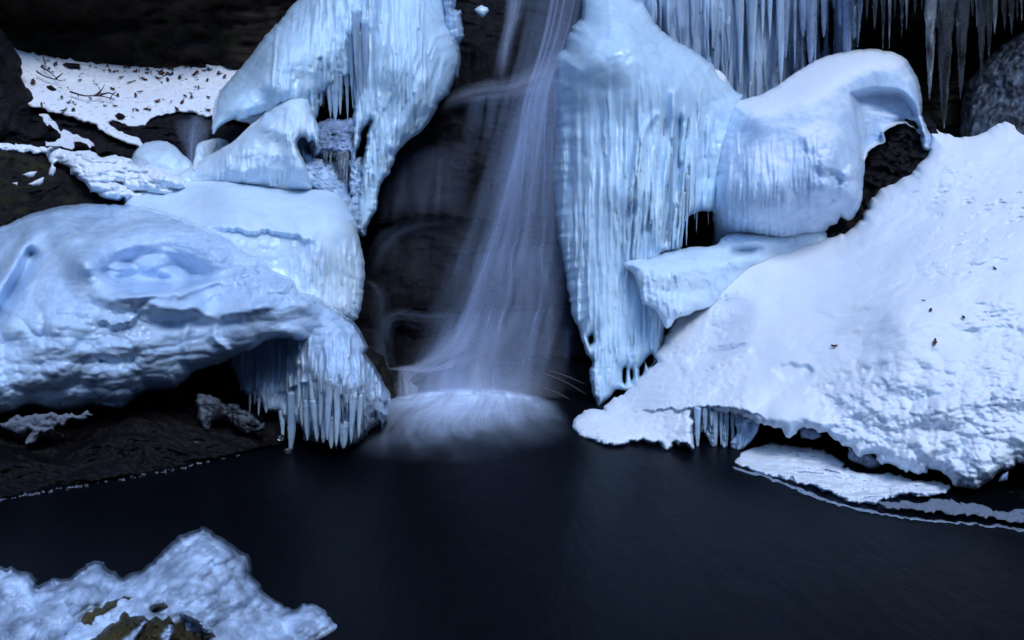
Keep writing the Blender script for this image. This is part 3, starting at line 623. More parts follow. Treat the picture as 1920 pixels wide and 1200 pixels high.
def ex_er(c):
    edge = np.clip(1 - c.sd / 60, 0, 1) * np.clip((c.U - 700) / 40, 0, 1)
    e = .06 * fbm(c.P, 2, 3) + .010 * fbm(c.P, 10, 3, .5, (1, 1, .1)) + .10 * ball(c, 770, 110, 120, 170, 1)
    e += fused(c, 90, (664, -80, 800, 150), (4, 14), (.01, .04), (90, 300), 3) + .8 * fused(c, 60, (664, 150, 740, 330), (3, 7), (.015, .04), (40, 120), 4)
    e += fused(c, 50, (730, 60, 840, 200), (5, 12), (.008, .02), (40, 110), 5, -.28)
    e += .022 * worley(c.U / 19., c.V / 24., 5) * edge + .02 * worley(c.U / 9., c.V / 11., 6) * np.clip(1 - c.sd / 22, 0, 1)
    e += ridge(c, [(790, 20), (830, 60), (845, 120), (820, 190)], 20, .04) + ridge(c, [(792, 150), (770, 200), (735, 270)], 14, .04)
    return e
relief('curtain', [(690, -140), (682, 60), (676, 120), (668, 150), (664, 200), (660, 240), (656, 275), (652, 300), (660, 320), (668, 290), (676, 262), (684, 240), (693, 226), (690, 250), (684, 290), (678, 330), (670, 380), (664, 412), (676, 438), (688, 424), (698, 404), (708, 388), (708, 365), (716, 340), (733, 318), (742, 294), (758, 270), (775, 256), (800, 236), (818, 205), (832, 186), (846, 165), (858, 130), (862, 95), (855, 70), (846, 45), (838, 20), (842, -140)],
    [(760, -60, 6.95), (850, 0, 7.05), (760, 120, 6.7), (850, 120, 6.9), (740, 280, 6.62), (684, 420, 6.6), (670, 200, 6.75), (800, 230, 6.72)], [(850, 100, .30), (700, 300, .10), (680, 200, .1), (700, 400, .06)], [(850, 100, 80), (690, 250, 20), (690, 400, 16), (790, 240, 50)], M['curtain'], cl, extra=ex_er, rough=1.4, st=1.7, seed=4, lobe=(3.2, 8), key='er')
relief('rear_edge', [(835, -120), (868, -100), (852, 18), (864, 16), (868, 60), (862, 110), (856, 150), (840, 120), (830, 60)], [(850, 50, 7.0)], .12, 26, M['fringe'], cl, extra=lambda c: .03 * worley(c.U / 12., c.V / 14., 2), rough=2.4, seed=5)
# icicles over the dark hollow
for (u, v0_, v1, r, Y) in [(618, 130, 222, 9, 6.8), (627, 130, 236, 9, 6.78), (636, 140, 216, 6, 6.8), (650, 120, 228, 7, 6.8), (660, 110, 205, 6, 6.8), (667, 120, 220, 7, 6.76), (600, 150, 200, 6, 6.8), (590, 160, 208, 5, 6.8), (676, 60, 240, 9, 6.7), (668, 20, 160, 10, 6.7), (684, 40, 230, 7, 6.68), (658, 60, 170, 8, 6.74)]:
    icicle(place(u, v0_, Y), place(u + 2, v1, Y), r * .0036, M['fringe'], cl)
# ragged pieces between cascade and shelf
def ex_f(c): return .03 * fbm(c.P, 10, 4, mode=1) + .035 * worley(c.U / 13., c.V / 11., 21) + .02 * fbm(c.P, 26, 3, mode=2)
rg = thing('ice_ledge', tuple(place(640, 300, 6.6)), 'small ragged grey ice ledge with short drips between hooked dome and tall cascade', 'ice formation')
relief('ledge_top', [(578, 246), (590, 236), (600, 228), (622, 222), (646, 224), (666, 226), (668, 244), (660, 262), (664, 282), ('f', 50, 7), (640, 296), (620, 288), ('f', 16, 6), (600, 290), (586, 292), (576, 270)], [(600, 225, 6.75), (650, 225, 6.72), (620, 280, 6.55)], .08, 14, M['grey'], rg, extra=ex_f, rough=3, st=1.5)
relief('lower_lump', [(566, 280), (590, 290), (610, 294), (634, 294), (648, 310), (654, 335), (656, 372), (670, 430), (640, 400), (600, 360), (570, 350)], [(600, 290, 6.6), (650, 360, 6.5), (600, 350, 6.4)], .1, 24, M['fringe'], rg, extra=ex_f, rough=3, st=1.6, seed=7)
relief('column', [(652, 295), (664, 300), (680, 296), (684, 320), (686, 350), (680, 400), (686, 430), (678, 446), (664, 424), (652, 400), (654, 350)], [(668, 300, 6.66), (668, 420, 6.5)], .1, 14, M['fringe'], rg, extra=lambda c: ex_f(c) * 1.1, rough=3, st=1.5, seed=8)
for (u, v0_, v1, r) in [(637, 285, 372, 5), (644, 285, 360, 5), (650, 280, 345, 4), (612, 285, 305, 3), (620, 285, 308, 3), (629, 288, 330, 4)]:
    icicle(place(u, v0_, 6.52), place(u, v1, 6.52), r * .0036, M['milky'], rg)

# hooked dome
def ex_d(c):
    e = .04 * fbm(c.P, 3, 3) + .015 * fbm(c.P, 12, 3, mode=1) + ridge(c, [(520, 180), (490, 215), (500, 235), (545, 262), (565, 300), (572, 335)], 16, .07)
    e += ball(c, 550, 215, 42, 48, .10) + ridge(c, [(395, 315), (470, 262), (510, 225)], 26, .06)
    lo = np.clip((c.V - 230) / 40, 0, 1)
    e += fused(c, 40, (535, 195, 600, 240), (3, 7), (.01, .03), (30, 60), 31) + fused(c, 40, (400, 270, 580, 310), (4, 9), (.008, .02), (24, 50), 32) - ball(c, 525, 318, 20, 34, .07) - ball(c, 455, 300, 30, 16, .03) 
    return e
tag(relief('hooked_dome', [(330, 330), (362, 308), (400, 286), (432, 268), (455, 248), (472, 232), (486, 222), (496, 208), (504, 206), (512, 194), (524, 180), (545, 172), (566, 177), (580, 192), (588, 212), (596, 232), (600, 250), (594, 276), (586, 262), (578, 268), (572, 258), (560, 262), (558, 276), (566, 292), (574, 310), (580, 335), (590, 365), (540, 400), (400, 400), (330, 365)],
    [(545, 175, 6.6), (480, 240, 6.5), (390, 300, 6.55), (570, 230, 6.42), (560, 320, 6.25), (450, 325, 6.28), (450, 385, 6.62), (560, 385, 6.55), (350, 345, 6.5)], [(540, 180, .2), (460, 250, .2), (450, 390, .02), (590, 360, .05), (350, 340, .05)], [(540, 180, 40), (580, 270, 12), (430, 260, 40), (570, 320, 24)], M['shelf'], extra=ex_d, rough=1., st=1.7, seed=6),
    'snowy ice dome hooked over at the top like a beak, above the smooth ice shelf', 'ice dome')
relief_h = relief('hollow_back', [(540, 235), (600, 235), (600, 290), (570, 300), (540, 290)], [(570, 260, 6.7)], .05, 10, M['grey'], rg, rough=1)

# smooth shelf
def ex_c(c):
    e = .03 * fbm(c.P, 1.8, 3) + .006 * fbm(c.P, 14, 3)
    e += lip(c, [(378, 424), (420, 430), (470, 434), (540, 440), (600, 462)], .07, 60, 9)
    lo = np.clip((c.V - 440) / 30, 0, 1)
    e += fused(c, 110, (540, 440, 684, 540), (3, 9), (.01, .03), (40, 120), 33) + .02 * worley(c.U / 18., c.V / 18., 14) * np.clip((c.V - 430) / 20, 0, 1) * np.clip((560 - c.U) / 60, 0, 1)
    e += .022 * worley(c.U / 11., c.V / 15., 17) * np.clip(1 - c.sd / 36, 0, 1) * np.clip((c.V - 380) / 30, 0, 1)
    return e + ball(c, 610, 420, 80, 110, .07)
tag(relief('ice_shelf', [(225, 400), (240, 372), (270, 352), (285, 336), (270, 322), (300, 314), (340, 318), (380, 326), (430, 334), (480, 338), (540, 338), (590, 338), (616, 344), (640, 364), (655, 392), (668, 420), (674, 450), (681, 478), (683, 520), (681, 560), (672, 592), (664, 602), (600, 610), (500, 590), (380, 500), (240, 440)],
    [(330, 318, 6.7), (560, 340, 6.55), (300, 380, 6.2), (450, 400, 5.95), (600, 400, 6.05), (660, 500, 5.98), (660, 590, 5.92), (500, 500, 5.85), (560, 560, 5.8)], [(400, 320, .06), (660, 400, .22), (675, 520, .2)], [(400, 320, 20), (650, 390, 44), (680, 520, 40)], M['shelf'], extra=ex_c, rough=1.3, st=1.8, seed=9, key='shelf'),
    'smooth snow covered ice shelf with a jagged teal lip, behind the big left dome', 'ice shelf')

# ------------------------------------------------------------------ big left dome over the water
def ex_b(c):
    e = .10 * fbm(c.P, 1.5, 3, .45) + .006 * fbm(c.P, 12, 4)
    e += ridge(c, [(110, 400), (125, 450), (170, 520), (225, 548), (290, 560), (345, 556)], 34, .12)
    e += ridge(c, [(165, 488), (210, 452), (280, 432), (340, 438), (385, 458), (405, 480)], 26, .11) + ridge(c, [(150, 445), (200, 425), (300, 402), (380, 425)], 20, .07)
    e -= .22 * region(c, [(200, 508), (235, 488), (280, 480), (345, 494), (380, 515), (330, 532), (270, 534), (225, 528)], 24)
    e += ball(c, 228, 506, 26, 15, .14) + ball(c, 285, 500, 46, 22, .13) + ball(c, 325, 513, 28, 13, .09)
    e += ridge(c, [(380, 588), (410, 592), (450, 584), (500, 572)], 13, .045) + ridge(c, [(300, 578), (345, 582), (370, 574)], 11, .04) + ridge(c, [(470, 530), (530, 545), (570, 570)], 16, .035)
    e -= ridge(c, [(290, 606), (380, 606), (450, 600)], 12, .03)
    for k in range(9): e += .6 * ridge(c, [(180 + k * 26, 560 + 7 * math.sin(k * 2.)), (260 + k * 26, 556 - k * 5 + 9 * math.sin(k * 3.1)), (330 + k * 28, 548 - k * 7)], 6 + 3 * (k % 3), .022)
    e += lip(c, [(170, 596), (215, 612), (260, 598), (295, 604)], .05, 34, 12)
    e += ridge(c, [(352, 610), (346, 640), (355, 680)], 10, .03) + ridge(c, [(410, 605), (400, 630), (425, 655)], 8, .03)
    left = np.clip((360 - c.U) / 120, 0, 1) * np.clip((c.V - 535) / 50, 0, 1)
    e += left * (.06 * worley(c.U / 66., c.V / 46., 7) + .028 * worley(c.U / 36., c.V / 28., 9) + .008 * worley(c.U / 16., c.V / 14., 8))
    e -= .16 * ridge(c, [(58, 478), (40, 515), (10, 565), (-20, 605)], 13, 1.); e += ridge(c, [(62, 440), (40, 480), (-10, 560)], 20, .07)
    rim = np.clip((c.U - 360) / 140, 0, 1) * np.clip((590 - c.V) / 60, 0, 1)
    e += rim * (.05 * worley(c.U / 30. + c.V / 50, c.V / 15., 12) + .022 * worley(c.U / 11. + c.V / 30, c.V / 8., 13)) + .02 * worley(c.U / 13., c.V / 8., 19) * np.clip(1 - c.sd / 60, 0, 1) * np.clip((c.U - 250) / 60, 0, 1) * np.clip((560 - c.V) / 40, 0, 1)
    e += .10 * ball(c, 520, 580, 130, 70, 1) + .03 * fbm(c.P, 3, 3, .4, (1, 1, 2.2), mode=1) + .005 * fbm(c.P, 14, 3, .5)
    return e * 1.15
bd = thing('ice_dome', tuple(place(350, 850, 5.1)), 'huge wrinkled ice dome at left bulging over the dark pool, with an eye shaped hollow', 'ice dome')
relief('dome_body', [(-200, 560), (-120, 490), (-60, 454), (0, 427), (50, 403), (110, 388), (160, 382), (230, 384), (290, 392), (340, 408), (380, 426), (430, 448), (450, 466), (490, 486), (510, 506), (545, 522), (560, 545), (590, 556), (616, 574), (618, 596), (604, 622), (588, 636), (570, 640), (530, 634), (500, 640), (480, 652), (455, 660), (430, 674), (410, 684), (390, 688), (365, 698), (345, 716), (325, 728), (290, 732), (270, 738), (245, 754), (228, 768), (200, 766), (170, 762), (150, 768), (115, 773), (90, 768), (60, 760), (40, 766), (0, 776), (-200, 790)],
    [(-100, 480, 5.75), (150, 384, 5.95), (0, 430, 5.75), (350, 412, 5.82), (100, 500, 5.34), (300, 480, 5.38), (450, 490, 5.46), (540, 548, 5.36), (300, 560, 5.18), (430, 560, 5.22), (100, 650, 5.0), (100, 760, 5.05), (-150, 700, 5.0), (300, 640, 5.03), (300, 710, 5.12), (480, 610, 5.12), (590, 590, 5.34), (625, 600, 5.42), (600, 640, 5.34), (540, 625, 5.2), (470, 655, 5.12)],
    [(150, 390, .35), (100, 765, .26), (400, 690, .2), (600, 560, .08), (618, 596, .02), (500, 640, .05), (570, 640, .02)], [(150, 390, 90), (100, 765, 80), (400, 685, 60), (600, 560, 40), (560, 640, 12), (490, 645, 20), (618, 600, 16)], M['mound'], bd, extra=ex_b, rough=1.2, st=1.9, tb=.45, seed=10, key='dome')
def ex_bf(c):
    e = .008 * fbm(c.P, 20, 3, .6, (1, 1, .1)) + fused(c, 200, (425, 610, 730, 770), (3, 8), (.012, .04), (40, 120), 41) + fused(c, 90, (600, 640, 730, 760), (3, 7), (.01, .03), (30, 80), 42, .05)
    fr = np.clip((c.U - 640) / 40, 0, 1)
    e += .02 * worley(c.U / 12., c.V / 15., 31) * fr
    e += ball(c, 650, 700, 120, 160, .20) + .03 * worley(c.U / 22. + c.V / 50, c.V / 15., 12) * np.clip((680 - c.V) / 60, 0, 1) + lip(c, [(500, 738), (530, 735), (560, 720), (600, 715)], .04, 30, 5)
    e -= .05 * region(c, [(520, 690), (580, 700), (585, 760), (545, 765), (515, 740)], 14)
    return e
relief('icicle_skirt', [(420, 660), (440, 640), (540, 556), (590, 556), (614, 573), (640, 588), (664, 606), (680, 630), (690, 650), (684, 662), (700, 684), (712, 706), (722, 724), (733, 745), (731, 768), (726, 784), ('f', 16, 9), (702, 800), (692, 806), ('f', 14, 8), (676, 822), (668, 832), (650, 840), ('f', 6, 8), (622, 838), (620, 822), (606, 824), ('f', 10, 9), (575, 822), (560, 800), ('f', 26, 8), (535, 790), (520, 775), (500, 772), ('f', 18, 8), (478, 735), (470, 742), (460, 738), ('f', 24, 7), (440, 700), (430, 690)],
    [(450, 660, 5.6), (470, 730, 5.5), (560, 700, 5.36), (560, 810, 5.36), (600, 600, 5.36), (640, 620, 5.42), (640, 720, 5.25), (640, 830, 5.26), (715, 760, 5.5), (690, 660, 5.5)], [(720, 740, .26), (500, 740, .05), (640, 835, .06), (640, 600, .05)], [(715, 740, 50), (500, 760, 12), (640, 840, 12)], M['fringe'], bd, extra=ex_bf, rough=1., st=1.5, lobe=(2.5, 7), tb=.2, seed=11, key='skirt')
for (u, v0_, v1, r, bu) in [(552, 735, 850, 11, -10), (566, 735, 800, 5, 0), (577, 750, 826, 9, 0), (528, 770, 824, 7, 2), (592, 750, 828, 11, 2), (606, 760, 832, 11, 0), (470, 700, 775, 5, 0), (478, 710, 760, 4, 0), (498, 720, 775, 7, 0), (515, 710, 768, 9, 0), (540, 690, 752, 5, 2), (460, 680, 742, 4, 0), (622, 780, 842, 11, 0), (645, 790, 841, 12, 0), (452, 675, 722, 3, 0), (486, 715, 780, 5, 0), (444, 672, 704, 3, 0), (507, 700, 745, 5, 0), (560, 690, 770, 6, 0), (584, 700, 790, 7, 0), (600, 700, 800, 7, 0), (616, 710, 826, 8, 0), (630, 720, 838, 8, 0), (660, 740, 832, 8, 0), (674, 740, 822, 7, 0)]:
    hang('skirt', u, v0_, v1, r, M['fringe'], bd, bu, 5.38, tip=.35, bend=.02, lump=.14)
for (u, v, r) in [(540, 851, 11), (574, 826, 9), (598, 832, 11), (632, 841, 9), (650, 842, 8), (526, 825, 9), (588, 826, 5)]:
    icicle(place(u, v - 9, 5.27), place(u, v + 2, 5.27), r * .0019, M['clear'], bd, name='ice_foot', tip=.8, m=8, lump=.05)

# rock under the dome
lr = thing('shore_rock', tuple(place(250, 880, 5.0)), 'low dark wet rock under the huge left ice dome at the pool edge', 'rock')
relief('rock_body', [(-220, 770), (0, 757), (150, 755), (240, 735), (320, 705), (380, 680), (470, 640), (560, 690), (600, 760), (570, 800), (530, 828), (500, 838), (430, 856), (350, 873), (250, 893), (100, 918), (0, 935), (-220, 965)],
    [(-150, 780, 5.5), (100, 765, 5.5), (350, 690, 5.9), (550, 700, 5.95), (-150, 950, 4.56), (100, 915, 4.72), (300, 880, 4.97), (500, 835, 5.3), (250, 820, 5.05), (450, 760, 5.55), (0, 840, 4.95)], .06, 12, M['rock'], lr, extra=lambda c: .09 * fbm(c.P, 3, 5, .6, (.7, 1, 1), mode=2) + .02 * fbm(c.P, 16, 4), rough=2, tb=.5, key='lrock')
for k, (pp, Y) in enumerate([([(0, 790), (30, 780), (80, 775), (130, 776), (172, 774), (165, 784), (120, 796), (100, 800), (120, 815), (90, 812), (60, 832), (48, 826), (55, 808), (30, 812), (0, 806)], 4.98),
    ([(372, 740), (400, 742), (420, 760), (450, 762), (480, 780), (486, 795), (460, 806), (440, 800), (420, 785), (402, 790), (388, 808), (376, 806), (370, 780)], 5.28), ([(358, 826), (370, 824), (382, 832), (364, 833)], 5.05), ([(440, 800), (470, 790), (500, 790), (490, 810), (462, 812)], 5.3)]):
    relief('ice_glaze', pp, [(0, 790, Y)], .03, 9, M['frost'] if k else M['crust'], lr, extra=lambda c: .03 * fbm(c.P, 12, 4, mode=1), rough=4, st=1.6, seed=40 + k, tb=.05)
def rim_line(name, pts, Y_off, wid, mat, parent, n=90, seed=0, gap=.5, z=.012):
    """crumbs of ice and froth along a waterline"""
    rs = np.random.RandomState(seed); P = catmull(pts, 3.); P = P + .9 * np.stack([0 * P[:, 0], fbm(np.c_[P, P[:, 0]], .09, 3) * 8], -1); Vs, Fs = [], []; k = 0
    for _ in range(n):
        q = P[rs.randint(len(P))]; g = fbm(np.array([[q[0], 0., seed]]), .11, 3)[0]
        if g < gap - .5: continue
        Y = water_Y(q[1]) + Y_off + rs.randn() * .008; p = place(q[0] + rs.randn() * 2, 600, Y); s = wid * rs.uniform(.3, 1.)
        a = rs.uniform(0, 6.28); m = 7
        for ring, (rr, zz) in enumerate(((1., 0.), (.75, .6), (.2, .9))):
            for i in range(m):
                t = a + 6.283 * i / m; w = rs.uniform(.7, 1.3)
                Vs.append((p[0] + math.cos(t) * s * 1.7 * rr * w, Y + math.sin(t) * s * rr * w, z * .2 + zz * s * .7))
        for r2 in range(2):
            for i in range(m): Fs.append((k + r2 * m + i, k + r2 * m + (i + 1) % m, k + (r2 + 1) * m + (i + 1) % m, k + (r2 + 1) * m + i))
        k += 3 * m
    return mesh_obj(name, np.array(Vs), np.array(Fs), mat, parent)
fr = rim_line('ice_crumbs', [(-40, 940), (30, 928), (100, 916), (250, 892), (350, 872), (432, 853)], 0., .0028, M['grey'], None, 900, 3, .56)
tag(fr, 'thin line of glittering froth and ice crumbs where the left rock meets the water', 'froth'); fr['kind'] = 'stuff'

# ------------------------------------------------------------------ right: tall curtain
rc = thing('ice_curtain', tuple(place(1120, 766, 6.1)), 'tall pale turquoise ice curtain right of the waterfall, reaching down to the pool', 'ice formation')
def ex_n(c):
    m = np.clip((c.V - 130) / 90, 0, 1); le = np.clip((1150 - c.U) / 30, 0, 1)
    e = .07 * fbm(c.P, 1.3, 3) + .012 * fbm(c.P, 6, 3) + m * .008 * fbm(c.P, 14, 3, .5, (1, 1, .06))
    e += fused(c, 60, (1045, 110, 1240, 400), (8, 18), (.008, .024), (200, 420), 11) + fused(c, 190, (1050, 110, 1250, 560), (2.5, 7), (.006, .022), (60, 240), 12)
    e += 1.2 * fused(c, 44, (1180, 150, 1340, 380), (4, 10), (.02, .06), (90, 260), 13, -.10) + fused(c, 30, (1150, 190, 1240, 560), (4, 9), (.01, .03), (60, 160), 14)
    e += .02 * worley(c.U / 12., c.V / 15., 6) * np.clip(1 - c.sd / 30, 0, 1) * le + .014 * worley(c.U / 30., c.V / 26., 7) * np.clip((170 - c.V) / 60, 0, 1)
    e += lip(c, [(1040, 172), (1060, 166), (1085, 176)], .02, 20) + ball(c, 1130, 60, 110, 90, .12) + ball(c, 1090, 130, 65, 70, .08) + ball(c, 1260, 150, 130, 90, .10)
    e += ridge(c, [(1262, 175), (1255, 280), (1235, 400), (1222, 480)], 7, .05) + ridge(c, [(1228, 215), (1205, 260), (1196, 380)], 6, .04)
    e -= ridge(c, [(1275, 230), (1270, 330), (1250, 450)], 12, .07) + ridge(c, [(1330, 200), (1330, 330)], 20, .06)
    e += .02 * fbm(c.P, 6, 3, mode=1) * np.clip((c.U - 1290) / 30, 0, 1)
    lo = np.clip((c.V - 600) / 60, 0, 1)
    return e + lo * (fused(c, 60, (1090, 600, 1240, 700), (3, 7), (.01, .03), (30, 90), 15) + .010 * worley(c.U / 8., c.V / 11., 15))
relief('curtain_body', [(1110, -140), (1096, -40), (1092, 10), (1092, 35), (1074, 50), (1066, 72), (1060, 92), (1046, 104), (1041, 112), (1043, 140), (1040, 165), (1038, 180), (1042, 230), (1042, 280), (1036, 315), (1040, 360), (1045, 415), (1048, 450), (1056, 480), (1062, 520), (1068, 550), (1074, 590), (1086, 615), (1094, 640), (1100, 664), (1112, 676), (1107, 700), (1110, 735), (1118, 756), (1124, 768), (1132, 752), (1146, 742), (1160, 728), (1190, 735), (1215, 715), (1222, 690), ('f', 10, 6), (1245, 640), (1250, 600), (1262, 560), (1250, 500), (1240, 476), (1262, 470), ('f', 8, 7), (1276, 462), (1282, 430), (1290, 406), (1310, 396), (1336, 396), (1350, 400), (1385, 330), (1392, 190), (1384, 178), (1360, 150), (1330, 118), (1290, 90), (1250, 66), (1225, 40), (1206, 6), (1188, -10), (1180, -140)],
    [(1140, -60, 7.1), (1060, 100, 6.85), (1150, 100, 6.6), (1280, 120, 6.75), (1380, 200, 6.85), (1050, 350, 6.65), (1140, 350, 6.38), (1260, 300, 6.5), (1320, 380, 6.6), (1120, 560, 6.3), (1200, 560, 6.35), (1120, 750, 6.22), (1190, 720, 6.28), (1240, 600, 6.35)],
    [(1050, 300, .34), (1060, 500, .3), (1120, 740, .08), (1300, 90, .3), (1320, 395, .1), (1100, 20, .3)], [(1050, 300, 75), (1065, 500, 70), (1120, 745, 18), (1300, 90, 90), (1310, 395, 24), (1230, 640, 18), (1080, 60, 70)], M['curtain'], rc, extra=ex_n, rough=1.2, st=1.9, seed=12, lobe=(3.5, 9), key='rc',
    holes=[[(1168, 690), (1172, 686), (1174, 705), (1172, 722), (1168, 716)], [(1182, 694), (1185, 690), (1187, 706), (1184, 716)], [(1198, 690), (1204, 682), (1210, 676), (1206, 700), (1199, 708)], [(1104, 632), (1110, 626), (1112, 640), (1106, 646)], [(1210, 676), (1222, 664), (1226, 678), (1216, 690)]])
for (u, v0_, v1, r) in [(1265, 380, 470, 6), (1274, 390, 468, 5), (1281, 360, 466, 5), (1256, 400, 474, 6), (1247, 400, 476, 6), (1290, 330, 462, 4)]:
    icicle(place(u, v0_, 6.5), place(u - 3, v1, 6.5), r * .0034, M['fringe'], rc)
rs = np.random.RandomState(21)
for k in range(26):
    u = rs.uniform(1190, 1330); v = rs.uniform(170, 330); hang('rc', u, v, v + rs.uniform(50, 150), rs.uniform(1.5, 5), M['fringe'], rc, rs.uniform(-10, 2), tip=.15, lump=.12, n=8, m=18)
tag(relief('snow_lump', [(1332, 136), (1340, 130), (1352, 134), (1362, 146), (1362, 160), (1345, 156)], [(1348, 140, 7.0)], .08, 14, M['snow'], rough=.5, st=1.4), 'little round snow lump on the shoulder of the turquoise ice curtain', 'snow lump')

# second dome on the right with a dark hollow
def ex_o(c):
    e = .06 * fbm(c.P, 1.5, 3) + .008 * fbm(c.P, 14, 3) + ridge(c, [(1420, 215), (1500, 190), (1570, 150), (1640, 125), (1700, 150), (1728, 215)], 36, .10)
    e += ball(c, 1430, 340, 100, 130, .16) + ball(c, 1545, 260, 75, 110, .12) + ball(c, 1470, 220, 80, 60, .05)
    e -= .22 * region(c, [(1600, 178), (1640, 170), (1690, 176), (1716, 205), (1724, 240), (1720, 262), (1650, 275), (1622, 300), (1618, 250)], 9)
    e += ball(c, 1545, 305, 24, 22, .05) + ball(c, 1545, 350, 26, 26, .08) + ball(c, 1590, 350, 22, 34, .10, 15) + ball(c, 1590, 325, 18, 16, .06) + ball(c, 1510, 255, 22, 14, .02) + ball(c, 1524, 275, 22, 14, .03, 30)
    e += (.06 * worley(c.U / 30., c.V / 34., 71) + .025 * worley(c.U / 13., c.V / 14., 72)) * np.clip(1.3 - np.hypot((c.U - 1568) / 60, (c.V - 335) / 75), 0, 1)
    lo = np.clip((c.V - 320) / 60, 0, 1)
    e += fused(c, 120, (1345, 240, 1530, 400), (3, 9), (.008, .022), (50, 130), 21) + lo * .006 * fbm(c.P, 20, 3, .6, (1, 1, .07)) + .02 * fbm(c.P, 10, 4, mode=1) * np.clip((c.U - 1520) / 50, 0, 1) * np.clip((c.V - 290) / 30, 0, 1)
    e += .03 * fbm(c.P, 5, 3, .6, (.4, 1, 4)) * np.clip((c.U - 1605) / 10, 0, 1) * np.clip((c.V - 180) / 20, 0, 1)
    return e
tag(relief('hollow_dome', [(1352, 250), (1370, 205), (1386, 188), (1420, 180), (1455, 162), (1500, 130), (1550, 105), (1600, 95), (1650, 93), (1690, 105), (1714, 135), (1727, 175), (1730, 215), (1740, 240), (1752, 262), (1740, 285), (1728, 275), (1722, 250), (1706, 236), (1690, 232), (1668, 240), (1658, 250), (1660, 266), (1640, 275), (1624, 292), (1620, 330), (1616, 372), (1604, 404), (1590, 414), (1575, 408), (1570, 420), (1556, 424), (1545, 440), (1500, 480), (1345, 500), (1338, 430), (1336, 395), (1342, 340), (1348, 290)],
    [(1400, 190, 6.85), (1550, 105, 7.15), (1680, 100, 7.2), (1735, 230, 6.95), (1450, 260, 6.55), (1580, 200, 6.65), (1600, 380, 6.55), (1400, 410, 6.5), (1500, 415, 6.5), (1400, 480, 6.95), (1500, 475, 6.95), (1650, 200, 6.85), (1350, 300, 6.7)],
    [(1550, 110, .3), (1600, 400, .1), (1345, 400, .12), (1730, 200, .22), (1650, 260, .05)], [(1550, 110, 80), (1600, 400, 24), (1345, 400, 24), (1730, 200, 40), (1660, 262, 8)], M['dome'], extra=ex_o, rough=1.2, st=1.9, seed=13, key='hd'),
    'rounded snow topped ice dome beneath the hanging icicles, curling over a dark rock hollow', 'ice dome')
tag(relief('rock', [(1590, 215), (1650, 215), (1730, 215), (1760, 250), (1765, 320), (1700, 380), (1640, 450), (1560, 460), (1480, 455), (1540, 400), (1590, 330)], [(1680, 240, 7.1), (1740, 290, 6.95), (1620, 400, 6.85), (1550, 440, 6.75)], .05, 12, M['rock'], extra=lambda c: .07 * fbm(c.P, 5, 5, .6, (.8, 1, 1.2), mode=2) + .03 * fbm(c.P, 15, 3), rough=2, tb=.5, seed=14),
    'dark brown rock showing inside the hollow of the rounded ice dome', 'rock')
tag(relief('rock', [(1200, 370), (1400, 360), (1420, 480), (1300, 520), (1260, 640), (1200, 740), (1160, 760), (1150, 640), (1200, 520)], [(1300, 400, 7.0), (1200, 700, 6.75)], .05, 12, M['rock2'], extra=lambda c: .05 * fbm(c.P, 5, 5, mode=2), rough=2, tb=.5, seed=15),
    'nearly black rock in the gap between turquoise curtain and rounded dome', 'rock')

# curtain of columns at the back
def col_ex(f):
    def g(c): return .05 * fbm(c.P, f, 3, .55, (1, 1, .04), mode=2) + fused(c, 70, (1160, -140, 1610, 60), (5, 20), (.02, .07), (120, 330), int(f * 10)) + fused(c, 90, (1160, -140, 1610, 100), (3, 7), (.01, .03), (60, 200), int(f * 9)) + .05 * fbm(c.P, 2, 2)
    return g
bc = thing('column_curtain', tuple(place(1400, 200, 7.5)), 'wall of frozen vertical ice columns hanging behind the two right domes', 'ice formation')
relief('pale_columns', [(1150, -140), (1482, -140), (1478, 0), (1470, 80), (1462, 140), (1460, 176), (1440, 190), (1400, 205), (1340, 200), (1240, 160), (1160, 60)], [(1180, 0, 7.3), (1300, 0, 7.35), (1470, 0, 7.6), (1400, 190, 7.5), (1250, 100, 7.35)], .1, 14, M['back'], bc, extra=col_ex(3.2), rough=1.2, st=1.8, seed=16, key='pc')
relief('clear_columns', [(1455, -140), (1620, -140), (1612, 20), (1606, 90), (1580, 130), (1540, 160), (1440, 200), (1450, 120), (1458, 40)], [(1500, 0, 7.65), (1600, 0, 7.7), (1500, 150, 7.65)], .08, 10, M['grey'], bc, extra=col_ex(4.5), rough=1.2, st=1.8, seed=17,
    holes=[[(1512, 20), (1520, 10), (1524, 60), (1520, 120), (1514, 140), (1510, 80)], [(1538, -60), (1543, -60), (1545, 40), (1540, 110), (1536, 40)], [(1556, 0), (1562, 40), (1560, 120), (1554, 80)]])
rs = np.random.RandomState(77)
for k in range(26):
    u = 1205 + k * 15.8 + rs.uniform(-9, 9); v0_ = -90; r = rs.uniform(4, 13); v1 = rs.uniform(60, 165) if u < 1470 else rs.uniform(40, 150)
    icicle(place(u, v0_, 7.42), place(u, v1, 7.42), r * .0042, M['back'] if u < 1470 else M['grey'], bc, name='column', tip=rs.uniform(.1, .7), lump=.08, n=10)

